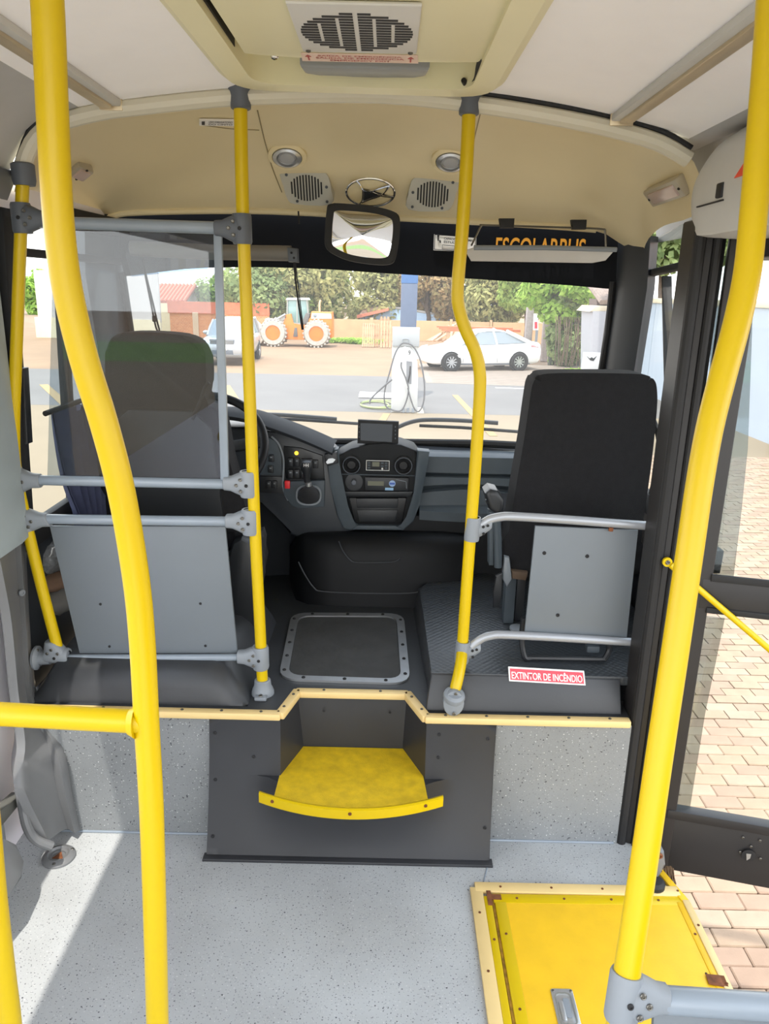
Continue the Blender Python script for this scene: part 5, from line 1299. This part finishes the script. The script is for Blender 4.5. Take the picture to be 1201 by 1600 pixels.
m.build('tile_rows', M('red_tile_ridge', (204, 120, 92), .85), hs_)['kind'] = 'stuff'
pbox('yard_panel', 190, 474, 268, 545, 45.5, .2, M('pale_yellow_render', (222, 208, 170), .9, var=.04), hs_)
fw_ = T('boundary_wall', 'tall whitewashed boundary wall at far left beyond the windscreen', 'wall', at(200, 560, y=40))
pbox('panel', 60, 426, 246, 500, 40, .2, M('lime_wash', (190, 184, 178), .9, var=.04, scale=2), fw_); pbox('plinth', 60, 500, 250, 556, 39.95, .3, M('plinth_yellow', (216, 204, 172), .9, var=.04), fw_)
# blue building with tiled roof behind the pallets
bb_ = T('blue_shed', 'pale blue shed with shallow tiled roof behind the pallets', 'shed', at(600, 540, y=48))
pl_ = M('pale_blue_render', (164, 188, 214), .85, var=.04)
Z = lambda a, b: at(a, b, y=48)
MB().slab([Z(560, 548), Z(706, 551), Z(706, 497), Z(628, 484), Z(606, 483), Z(562, 496)], (0, 4, 0)).build('wall', pl_, bb_)
MB().slab([Z(558, 497), Z(607, 485), Z(607, 481), Z(558, 492)], (0, -.8, .0)).build('red_eave', M('salmon_tile', (202, 122, 96), .85, var=.1), bb_)
MB().slab([Z(560, 494), Z(604, 481), Z(600, 478), Z(566, 485)], (0, 3, .3)).build('roof', M('grey_tile', (176, 156, 140), .85, var=.12), bb_)
MB().slab([Z(604, 482), Z(628, 483), Z(706, 497), Z(706, 494), Z(630, 480), Z(606, 479)], (0, 4, 0)).build('roof_edge', M('fascia_grey', (170, 168, 166), .8), bb_)
gb = T('garden_hut', 'grey roofed hut glimpsed between the trees behind the sedan', 'hut', at(765, 520, y=46))
Z2 = lambda a, b: at(a, b, y=46)
MB().slab([Z2(758, 522), Z2(790, 523), Z2(790, 494), Z2(760, 493)], (0, 2, 0)).build('wall', M('hut_grey', (176, 162, 148), .9), gb)
MB().slab([Z2(754, 495), Z2(794, 496), Z2(790, 488), Z2(760, 487)], (0, 2.4, .2)).build('roof', M('hut_roof', (196, 160, 136), .9, var=.1), gb)

# pallets and planks
wood = M('weathered_wood', (178, 142, 112), .9, var=.2, scale=4); wood2 = M('reddish_board', (196, 116, 84), .85, var=.15, scale=3)
def pallet(label, a0, a1, b0, b1, y, nv, tilt):
    t = T('pallet', label, 'pallet', at((a0+a1)/2, b1, y=y), 'wooden pallets by the tan wall')
    p, q_ = at(a0, b1, y=y), at(a1, b0, y=y); wd = q_.x-p.x; h_ = max(.3, q_.z-G)
    for i in range(nv):
        x_ = p.x+wd*(i+.5)/nv; MB().bar((x_, y, G), (x_+.0, y+tilt, G+h_), wd/nv*.62, .05, (0, 1, 0)).build('slat', wood, t)
    for k in (.1, .5, .9): MB().bar((p.x, y+.06+tilt*k, G+h_*k), (q_.x, y+.06+tilt*k, G+h_*k), .07, .09).build('bearer', wood, t)
pallet('tall pallet of narrow slats leaning at the left of the stack', 565, 585, 506, 536, 38.0, 6, .5)
pallet('pallet with wide gaps leaning beside the narrow slatted one', 584, 592, 507, 536, 38.2, 3, .4)
pallet('pale pallet leaning at the right of the stack by the fuel pump', 593, 612, 502, 535, 37.8, 4, .3)
pallet('topmost small pallet peeking above the stack by the fuel pump', 593, 609, 495, 505, 38.9, 3, .1)
wpile = T('plank_heap', 'heap of old planks behind the sedan bonnet', 'planks', at(690, 535, y=37))
rr = random.Random(8)
for i in range(16):
    a = at(663+rr.uniform(0, 45), 533, y=37+rr.uniform(-1, 1)); b = at(692+rr.uniform(0, 40), 505+rr.uniform(0, 14), y=37.5+rr.uniform(-.5, 1.2)); a.z = max(a.z, G+.05)
    MB().bar(a, b, .10, .05).build('plank', wood, wpile)
bs_ = T('board_stack', 'long stack of reddish boards above the sedan roof', 'boards', at(720, 520, y=33))
for i, (a0, a1, b, bb2) in enumerate(((682, 800, 510, 513), (686, 812, 513, 516), (690, 812, 516, 518))):
    MB().bar(at(a0, b, y=33), at(a1, bb2, y=33), .35, .07).build('board', wood2, bs_)
for a in (700, 750, 800): p = at(a, 518, y=33); MB().box((p.x, 33, (p.z+G)/2), (.12, .3, p.z-G)).build('trestle', wood, bs_)

# right boundary: long pale wall, shed with tiled roof
rwm = M('pale_blue_wall', (160, 168, 178), .8, var=.03, scale=1.5)
lw = T('side_wall', 'long pale grey blue wall along the right of the yard', 'wall', (7.6, 16, G))
for i in range(7): MB().slab([(7.4, 6+i*2.6, G), (7.4, 8.58+i*2.6, G), (7.4, 8.58+i*2.6, 1.42), (7.4, 6+i*2.6, 1.42)], (.2, 0, 0)).build('panel', rwm, lw)
MB().slab([(7.35, 6, 1.42), (7.35, 24.2, 1.42), (7.35, 24.2, 1.55), (7.35, 6, 1.55)], (.3, 0, 0), .01).build('coping', M('cream_coping', (196, 182, 156), .85), lw)
MB().tube([(7.1, 6.5, G+.12), (7.1, 13.4, G+.14)], .11, 12).build('pipe', M('white_pvc', (214, 214, 214), .5), lw)
rs_ = T('tiled_shed', 'shed with dark wall and orange tiled roof above the right wall', 'shed', (9.6, 14, G))
MB().slab([(8.2, 4, G), (8.2, 14, G), (8.2, 14, 1.95), (8.2, 4, 1.95)], (4, 0, 0)).build('wall', M('shed_dark', (128, 122, 116), .9, var=.15, scale=2), rs_)
MB().slab([(7.7, 3.6, 1.95), (7.7, 14.4, 1.95), (10.2, 14.4, 2.75), (10.2, 3.6, 2.75)], (0, 0, .07)).build('roof', M('clay_tile', (214, 142, 112), .85, var=.14, scale=2), rs_)
m = MB()
for i in range(54): m.tube([(7.62, 3.7+i*.2, 2.01), (10.2, 3.7+i*.2, 2.82)], .085, 6)
m.build('tile_rows', M('clay_tile_row', (220, 156, 130), .85, var=.12, scale=3), rs_)['kind'] = 'stuff'
cw_ = T('corner_block', 'pale block with flat coping at the right edge of the windscreen', 'building', at(940, 580, y=25))
Z3 = lambda a, b: at(a, b, y=25)
MB().slab([Z3(924, 582), Z3(985, 583), Z3(985, 486), Z3(926, 486)], (0, 1.5, 0)).build('wall', M('block_white', (164, 163, 167), .85, var=.03), cw_)
MB().slab([Z3(921, 487), Z3(988, 488), Z3(988, 479), Z3(930, 478)], (0, 1.8, 0), .02).build('coping', M('block_coping', (190, 176, 154), .85), cw_)
m = MB()
for i in range(13):
    p = at(934+i*4.2, 467, y=26); m.tube([p+Vector((0, -.5, -.1)), p+Vector((0, 1.5, .5))], .085, 6)
m.build('tile_edge', M('old_tile', (128, 112, 102), .9, var=.2), cw_)['kind'] = 'stuff'
MB().slab([at(a, b, y=26.2) for a, b in ((932, 482), (985, 483), (985, 468), (932, 467))], (0, 1, 0)).build('brown_band', M('tile_brown', (110, 96, 90), .9), cw_)  # plain brown strip under the tile edge
bn_ = T('banner_bag', 'white bag with small dark bird mark by the pale block', 'bag', at(922, 580, y=24))
Z4 = lambda a, b: at(a, b, y=24)
MB().slab([Z4(910, 580), Z4(940, 581), Z4(940, 552), Z4(914, 551)], (0, .3, 0), .05).build('bag', M('bag_white', (190, 189, 187), .8), bn_)
MB().slab([Z4(916, 556), Z4(921, 560), Z4(924, 558), Z4(927, 560), Z4(932, 556), Z4(927, 564), Z4(922, 563)], (0, -.01, 0)).build('bird_mark', darktxt, bn_)
MB().slab([Z4(919, 588), Z4(934, 588), Z4(933, 578), Z4(921, 579)], (0, .3, 0), .03).build('yellow_block', yellow, bn_)
# gate posts and white sign among the trees
sg = T('white_sign', 'white sign with a red panel in front of the tree trunks', 'sign', at(697, 530, y=36) if 0 else at(838, 540, y=33))
Z5 = lambda a, b: at(a, b, y=33)
MB().slab([Z5(833, 516), Z5(841, 516), Z5(840, 490), Z5(834, 490)], (0, .1, 0)).build('board', M('sign_white', (222, 222, 224), .6), sg)
MB().slab([Z5(835, 513), Z5(839, 513), Z5(839, 503), Z5(835, 503)], (0, -.02, 0)).build('red_panel', redst, sg)
MB().box((Z5(837, 540).x, 33.05, (Z5(837, 516).z+G)/2), (.1, .1, Z5(837, 516).z-G)).build('post', clampm, sg)
for i, (a, lb) in enumerate(((823, 'pale slim gate post left of the white sign'), (850, 'grey gate post right of the white sign'))):
    p = at(a, 550, y=32); MB_ = MB().box((p.x, 32, G+1.2), (.28, .28, 2.4), bev=.02).build('gate_post', M('gate_post_%d' % i, (150+20*i, 142+16*i, 140+14*i), .9, var=.1)); tag(MB_, lb, 'post', 'gate posts')
# lamp post and blue canopy post
cpst = T('canopy_post', 'square blue and grey canopy post standing behind the fuel pump', 'post', at(636, 630, y=19.5))
p = at(636, 560, y=19.5); zbl = at(636, 443, y=19.5).z
MB().box((p.x, 19.5, (G+zbl)/2), (.40, .40, zbl-G), bev=.015).build('lower_shaft', M('post_slate', (74, 86, 108), .6, var=.05), cpst)
MB().box((p.x, 19.5, (zbl+4.2)/2), (.41, .41, 4.2-zbl), bev=.015).build('upper_shaft', M('post_blue', (62, 104, 156), .6, var=.04), cpst)
up_ = T('utility_pole', 'pale slim utility pole seen in the right side window', 'pole', (6.6, 17.5, G))
MB().tube([(6.6, 17.5, G), (6.6, 17.5, 7)], [.14, .11], 12).build('shaft', M('pole_white', (206, 208, 210), .7), up_)
MB().tube([(6.6, 17.5, 5.6), (5.4, 17.5, 5.9)], .03, 8).build('arm', clampm, up_)

# ---- fuel pump
fp = T('fuel_pump', 'white fuel pump with looped black hoses at the yard centre', 'pump', at(635, 645, z=G))
yf = 17.2; F_ = lambda a, b, dy=0: at(a, b, y=yf+dy)
whitep = M('pump_white', (186, 187, 186), .45, var=.02)
body_ = [F_(611, 644), F_(652, 645), F_(653, 590), F_(652, 566), F_(648, 552), F_(640, 543), F_(632, 541), F_(622, 545), F_(615, 556), F_(612, 575)]
MB().slab(body_, (0, .55, 0), .02).build('cabinet', whitep, fp)
MB().slab([F_(613, 541), F_(655, 542), F_(656, 513), F_(613, 512)], (0, .5, 0), .02).build('head_box', M('pump_grey', (152, 155, 157), .5), fp)
MB().slab([F_(612, 560, .06), F_(654, 561, .06), F_(654, 536, .06), F_(613, 536, .06)], (0, .4, 0)).build('neck', whitep, fp)
MB().slab([F_(634.5, 599), F_(642.5, 600), F_(643.5, 565), F_(634.5, 564)], (0, -.012, 0)).build('nozzle_slot', M('slot_grey', (122, 124, 128), .5), fp)
MB().tube([F_(637, 598, -.05), F_(640, 585, -.05), F_(641, 572, -.05)], .018, 6).build('nozzle', rubber, fp)
text('9', F_(639.5, 551, -.015), (1, 0, 0), (0, 0, 1), .055, darktxt, fp, height=.10)
hosem = M('hose_black', (84, 84, 86), .6)
MB().tube(smooth([F_(a, b, -.1) for a, b in ((633, 536), (626, 538), (617, 553), (609, 580), (602, 605), (600, 622), (604, 636), (618, 642), (628, 640), (635, 625), (638, 608), (634, 592), (627, 575), (627, 566))], 5), .017, 8).build('hose', hosem, fp)
MB().tube(smooth([F_(a, b, -.14) for a, b in ((633, 536), (644, 540), (654, 556), (660, 578), (663, 605), (661, 630), (654, 643), (647, 638), (641, 622), (637, 606))], 5), .017, 8).build('hose', hosem, fp)
MB().tube(smooth([F_(a, b, -.2) for a, b in ((612, 593), (600, 603), (588, 614), (579, 624), (577, 631))], 4), .02, 8).build('hose', hosem, fp)
MB().tube(smooth([F_(a, b, -.02) for a, b in ((629, 535), (629, 530), (638, 530), (638, 535))], 3), .012, 6).build('handle', clampm, fp)
MB().slab([F_(592, 652, .0), F_(662, 653, .0), F_(662, 645, .0), F_(592, 645, 0)], (0, .9, 0), .02).build('plinth', M('plinth_concrete', (206, 190, 166), .9, var=.05), fp)
for a in (630, 637, 645): MB().box(F_(a, 641, -.01), (.06, .03, .10)).build('base_bolt', clampm, fp)
hh_ = T('hose_coil', 'coil of pale green hose on the ground beside the fuel pump', 'hose', at(585, 636, z=G))
c_ = at(585, 634, z=G)
for i in range(4): MB().tube([c_+Vector((math.cos(t)*(.34+.05*i)+.05*i, math.sin(t)*(.5+.06*i), .03+.02*(i % 2))) for t in [2*PI*k/28 for k in range(28)]], .016, 6, closed=True).build('loop', M('green_hose_%d' % i, (150, 160, 110), .6), hh_)
pk = MB().slab([at(a, b, z=G+.02) for a, b in ((562, 613), (612, 615), (612, 622), (560, 621))], (0, 0, .02)).build('paper_sheet', M('paper_white', (228, 226, 224), .8)); tag(pk, 'flat white sheet lying on the ground left of the fuel pump', 'sheet')

# ---- cars
def sections(S, k=3):
    """smoothly resampled list of (x, z_bottom, z_top, half_width)"""
    P = smooth([Vector((s_[0], s_[1], s_[2])) for s_ in S], k); Q = smooth([Vector((s_[0], s_[3], 0)) for s_ in S], k)
    return [(p.x, p.y, p.z, q_.y) for p, q_ in zip(P, Q)]
def wheel(par, x, y, r, wd, rimmat, spokes=10):
    s_ = 1 if y > 0 else -1; w_ = MB().lathe([(r*.66, -wd/2), (r*.93, -wd/2), (r, -wd*.35), (r, wd*.35), (r*.93, wd/2), (r*.66, wd/2)], (x, y, r), (0, s_, 0), 28, False).build('wheel', rubber, par)
    m = MB().lathe([(r*.68, wd*.40), (r*.62, wd*.46), (r*.60, wd*.2), (r*.1, wd*.2)], (x, y, r), (0, s_, 0), 28, False)
    for k in range(spokes):
        a = 2*PI*k/spokes; d = Vector((math.cos(a), 0, math.sin(a))); m.bar(Vector((x, y+s_*wd*.40, r))+d*r*.08, Vector((x, y+s_*wd*.44, r))+d*r*.64, r*.13, .02, (0, 1, 0))
    m.lathe([(r*.16, wd*.40), (r*.14, wd*.5), (r*.02, wd*.5)], (x, y, r), (0, s_, 0), 12)
    m.build('rim', rimmat, w_)
    return w_
def car(name, label, cat, S, cabin, wheels, paint, loc, rz_, sc=1.0, suv=False):
    t = T(name, label, cat)
    secs = []
    for x, zb, zt, hw in sections(S):
        h_ = zt-zb
        P = [(hw*.86, zb), (hw*.96, zb+h_*.12), (hw, zb+h_*.45), (hw*.985, zb+h_*.72), (hw*.93, zb+h_*.93), (hw*.80, zt), (0, zt+.012)]
        secs.append([Vector((x, a, b)) for a, b in P]+[Vector((x, -a, b)) for a, b in P[-2::-1]])
    MB().loft(secs, True, True).build('body', paint, t, sharp=60)
    (xb, zb0), (xf, zf), (xr, zr_), (xe, ze0), hb, hr = cabin
    top_ = [(xf, hr, zf), (xr, hr, zr_), (xr, -hr, zr_), (xf, -hr, zf)]; bot_ = [(xb, hb, zb0), (xe, hb, ze0), (xe, -hb, ze0), (xb, -hb, zb0)]
    MB().loft([[Vector(p) for p in bot_], [Vector(p)*1 for p in top_]], True, True).build('glasshouse', M(name+'_glass', (140, 148, 154), .08, coat=.5), t, sharp=20)
    rows = []
    xs_ = [xf+(xr-xf)*i/8 for i in range(9)]
    for i, x_ in enumerate(xs_): 
        z_ = zf+(zr_-zf)*i/8+.05*math.sin(PI*i/8)
        rows.append([Vector((x_, hr*1.03*math.cos(a), z_-.035+.06*math.sin(a))) for a in [PI*k/10 for k in range(11)]])
    MB().loft(rows, True, True).build('roof', paint, t, sharp=60)
    for s_ in (1, -1):
        xm = (xb+xe)/2-.08; xmt = (xf+xr)/2-.05
        for (a, b), r_ in ((((xb, hb*s_, zb0), (xf, hr*s_, zf)), .045), (((xe, hb*s_, ze0), (xr, hr*s_, zr_)), .075), (((xm, hb*s_, (zb0+ze0)/2), (xmt, hr*s_*1.01, zf)), .035)):
            MB().tube([a, Vector(a).lerp(Vector(b), .5)+Vector((0, s_*.02, 0)), b], r_, 8).build('pillar', paint, t)
        MB().ball((xb-.30, s_*(hb+.12), zb0+.10), 1, 10, 8, (.07, .12, .08)).build('mirror', paint, t)
        for x_ in (xm+.0, xe+.55): MB().box((x_-.12 if x_ == xm else x_-.1, s_*(wheels[3]+.015), zb0-.13), (.20, .02, .035), bev=.008).build('door_handle', paint, t)
        for x_ in (xm, xb-.12, xe+.50): MB().tube([(x_, s_*(wheels[3]*1.0+.003), .32), (x_, s_*(wheels[3]*.985+.002), zb0-.22), (x_, s_*wheels[3]*.935, zb0-.04)], .006, 4).build('door_gap', darkclamp, t)
        for x_ in (wheels[0], wheels[1]):
            MB().lathe([(wheels[2]*1.20, -.04), (wheels[2]*1.16, .012), (.02, .012)], (x_, s_*(wheels[3]-.01), wheels[2]), (0, s_, 0), 28).build('wheel_arch', rubber, t)
            wheel(t, x_, s_*(wheels[3]-.07), wheels[2], .21, alu, 5 if suv else 10)
        hx = S[-1][0]
        if suv:
            MB().slab([(hx-.02, s_*.48, .83), (hx-.14, s_*.80, .86), (hx-.14, s_*.81, 1.00), (hx-.06, s_*.50, .99)], (-.12, 0, 0), .02).build('headlight', M('suv_headlight', (206, 210, 214), .2), t)
            MB().lathe([(.09, 0), (.08, .03), (.02, .035)], (hx-.06, s_*.62, .52), (1, 0, 0), 16).build('fog_lamp', darkclamp, t)
            MB().tube([(xf, s_*hr*.85, zf+.07), ((xf+xr)/2, s_*hr*.85, zf+.11), (xr, s_*hr*.85, zf+.07)], .02, 6).build('roof_rail', rubber, t)
        else:
            MB().slab([(hx-.12, s_*.60, .62), (hx-.55, s_*.835, .72), (hx-.62, s_*.84, .80), (hx-.30, s_*.66, .76)], (0, 0, .05), .015).build('headlight', M('sedan_headlight', (206, 208, 212), .2), t)
            MB().slab([(S[0][0]+.02, s_*.50, .86), (S[0][0]+.16, s_*.82, .86), (S[0][0]+.55, s_*.875, .90), (S[0][0]+.20, s_*.80, .99), (S[0][0]+.05, s_*.52, .97)], (0, s_*.012, 0), .01).build('tail_light', M('tail_red', (206, 64, 74), .3), t)
            MB().bar((S[0][0]+.5, s_*(wheels[3]*.95+.005), .25), (S[-1][0]-1.0, s_*(wheels[3]*.95+.005), .25), .02, .05).build('sill_strip', darkclamp, t)
    if suv:
        hx = S[-1][0]
        gr_ = MB().slab([(hx-.01, -.46, .82), (hx-.01, .46, .82), (hx-.04, .48, 1.0), (hx-.04, -.48, 1.0)], (.02, 0, 0), .015).build('grille', darkclamp, t)
        for k in range(3): MB().bar((hx+.0, -.44, .86+.05*k), (hx+.0, .44, .86+.05*k), .03, .018).build('grille_bar', chrome, gr_)
        MB().slab([(hx+.02, -.42, .44), (hx+.02, .42, .44), (hx+.02, .40, .60), (hx+.02, -.40, .60)], (.01, 0, 0), .01).build('lower_grille', darkclamp, t)
        MB().box((hx+.04, 0, .66), (.02, .40, .13), bev=.01).build('number_plate', M('plate_grey', (190, 192, 194), .5), t)
        MB().slab([(hx-.05, -.80, .34), (hx-.05, .80, .34), (hx-.02, .78, .44), (hx-.02, -.78, .44)], (.08, 0, 0), .02).build('skid_bumper', M('bumper_grey', (120, 118, 114), .6), t)
    t.location = loc; t.rotation_euler = (0, 0, rz_); t.scale = (sc, sc, sc)
    return t
whitec = M('car_white', (226, 226, 226), .3, coat=.5); silver = M('car_silver', (186, 188, 190), .32, .5, coat=.5)
S_sed = [(-2.28, .42, .80, .72), (-2.20, .30, 1.00, .80), (-1.9, .24, 1.04, .86), (-1.2, .20, 1.00, .89), (0, .18, .95, .90), (.9, .20, .93, .90), (1.5, .22, .84, .88), (2.0, .24, .74, .82), (2.25, .30, .62, .70), (2.32, .38, .52, .60)]
cab_sed = ((1.05, .90), (.28, 1.40), (-.85, 1.42), (-1.75, 1.02), .78, .60)
ra = math.atan2(27.7-26.9, 4.6-1.92)
car('sedan', 'white four door sedan parked side on at the right of the yard', 'car', S_sed, cab_sed, (1.38, -1.32, .325, .89), whitec, (3.28, 28.05, G+.01), PI+ra*1.0, .97)
S_suv = [(-2.2, .5, 1.0, .80), (-2.0, .38, 1.10, .88), (-1, .32, 1.12, .91), (.4, .32, 1.12, .91), (1.1, .34, 1.08, .90), (1.7, .36, 1.02, .86), (2.05, .40, .94, .78), (2.12, .46, .84, .74)]
cab_suv = ((.95, 1.08), (.35, 1.66), (-1.75, 1.70), (-2.1, 1.10), .80, .66)
car('suv', 'silver four wheel drive car facing the bus by the brick wall', 'car', S_suv, cab_suv, (1.35, -1.3, .37, .90), silver, (-5.95, 29.2, G-.02), -PI/2+.02, .93, True)

# ---- wheel loader, side on, bucket to the left
ld = T('wheel_loader', 'orange wheel loader with pale bucket in front of the trees', 'loader', at(462, 541, y=37.4))
yl = 37.4; Q_ = lambda a, b, dy=0: at(a, b, y=yl+dy)
orange = M('loader_orange', (208, 118, 38), .5, var=.06, scale=3); orange2 = M('loader_deep_orange', (206, 112, 36), .55, var=.08, scale=3)
tyrem = M('dusty_tyre', (168, 162, 152), .95, var=.15, scale=8, bump=.3, bscale=20)
buck = M('bucket_pale', (206, 198, 184), .7, var=.15, scale=5)
MB().slab([Q_(438, 530), Q_(445, 492), Q_(455, 490), Q_(458, 506), Q_(480, 508), Q_(482, 530), Q_(470, 531)], (0, 1.2, 0), .03).build('front_frame', orange, ld)
MB().slab([Q_(480, 530), Q_(482, 500), Q_(489, 488), Q_(518, 488), Q_(519, 528), Q_(510, 529), Q_(508, 514), Q_(498, 508), Q_(486, 514), Q_(484, 530)], (0, 1.3, 0), .03).build('engine_housing', orange, ld)
MB().slab([Q_(484, 500), Q_(485, 488), Q_(490, 487), Q_(516, 489), Q_(518, 500)], (0, 1.28, 0), .02).build('engine_hood', orange, ld) if False else None
MB().slab([Q_(486, 498), Q_(487, 489), Q_(517, 490), Q_(518, 498)], (0, -.02, 0)).build('white_stripe', M('loader_white', (224, 216, 200), .5), ld)
MB().slab([Q_(484, 497), Q_(486, 487), Q_(512, 488.5), Q_(518, 494), Q_(518, 500)], (0, 1.25, 0), .04).build('hood', orange, ld)
MB().slab([Q_(448, 505, .1), Q_(476, 506, .1), Q_(481, 488, .1), Q_(479, 467, .1), Q_(449, 468, .1)], (0, 1.0, 0), .03).build('cab_glass', M('cab_glass', (120, 150, 146), .15, coat=.4), ld)
cf = MB()
for a, b in (((448, 505), (449, 467)), ((464, 505), (464, 467)), ((476, 506), (481, 488)), ((481, 488), (479, 467)), ((448, 505), (476, 506))): cf.bar(Q_(*a, .08), Q_(*b, .08), .06, .08, (0, 1, 0))
cf.build('cab_frame', M('cab_grey', (150, 150, 142), .5), ld)
MB().slab([Q_(446, 469), Q_(481, 469), Q_(479, 465.5), Q_(448, 465.5)], (0, 1.2, 0), .02).build('cab_roof', M('cab_roof_white', (206, 206, 200), .5), ld)
MB().tube(smooth([Q_(499, 489, .5), Q_(499, 474, .5), Q_(501, 469, .5)], 3), .05, 8).build('exhaust', M('exhaust_tan', (206, 176, 140), .6), ld)
MB().ball(Q_(492, 493, -.03), .09, 10, 8, (1, .4, 1)).build('filter_cap', clampm, ld)
for a, z_ in ((428, -.15), (495, -.15), (428, 1.3), (495, 1.3)):
    c_ = at(a, 541, z=G); c_ = Vector((at(a, 530, y=yl).x, yl+z_, G+.64)); s_ = -1
    w_ = MB().lathe([(.36, .22), (.56, .22), (.63, .12), (.64, 0), (.63, -.12), (.56, -.22), (.36, -.22)], c_, (0, 1, 0), 26, False)
    for k in range(22):
        a_ = 2*PI*k/22; d = Vector((math.cos(a_), 0, math.sin(a_))); w_.bar(c_+d*.63+Vector((0, -.21, 0)), c_+d*.65+Vector((0, .06, 0)), .07, .06, d)
    w_ = w_.build('wheel', tyrem, ld)
    MB().lathe([(.38, -.19), (.34, -.20), (.31, -.08), (.18, -.08), (.17, -.16), (.03, -.17)], c_, (0, 1, 0), 24).build('rim', orange2, w_)
MB().slab([Q_(388, 500), Q_(396, 507), Q_(408, 520), (Q_(412, 531)), Q_(406, 538), Q_(394, 541), Q_(388, 538)], (0, 1.9, 0), .03).build('bucket', buck, ld)
arm_ = M('arm_dark', (96, 92, 88), .6, var=.1)
MB().slab([Q_(408, 520), Q_(414, 498), Q_(420, 496), Q_(424, 505), Q_(445, 492), Q_(448, 496), Q_(428, 514), Q_(416, 528)], (0, .25, 0), .02).build('lift_arm', M('arm_pale', (160, 154, 146), .6, var=.1), ld)
MB().tube([Q_(404, 516, -.05), Q_(418, 498, -.05)], .05, 8).tube([Q_(426, 502, -.05), Q_(446, 491, -.05)], .045, 8).build('cylinder', alu, ld)
MB().slab([Q_(458, 526), Q_(460, 512), Q_(464, 512), Q_(465, 526)], (0, -.05, 0), .01).build('cab_steps', arm_, ld)
MB().slab([Q_(470, 506), Q_(480, 506), Q_(484, 490), (Q_(478, 489))], (0, .3, 0), .02).build('seat_back', arm_, ld)
MB().box(Q_(505, 531, .6), (.5, .9, .35)).build('axle', arm_, ld)
# exterior mirror on the left of the bus and its arm
xm = T('exterior_mirror', 'black exterior mirror on an arm outside the left windscreen pillar', 'mirror', at(150, 545, y=3.1))
MB().slab([at(a, b, y=3.15) for a, b in ((146, 497), (152, 492), (160, 520), (162, 580), (156, 590), (148, 560))], (0, .05, 0), .01).build('housing', rubber, xm)
MB().tube(smooth([at(a, b, y=2.95) for a, b in ((182, 350), (160, 356), (141, 376), (139, 400), (134, 430), (130, 450), (128, 464))], 4), .012, 8).build('arm', rubber, xm)
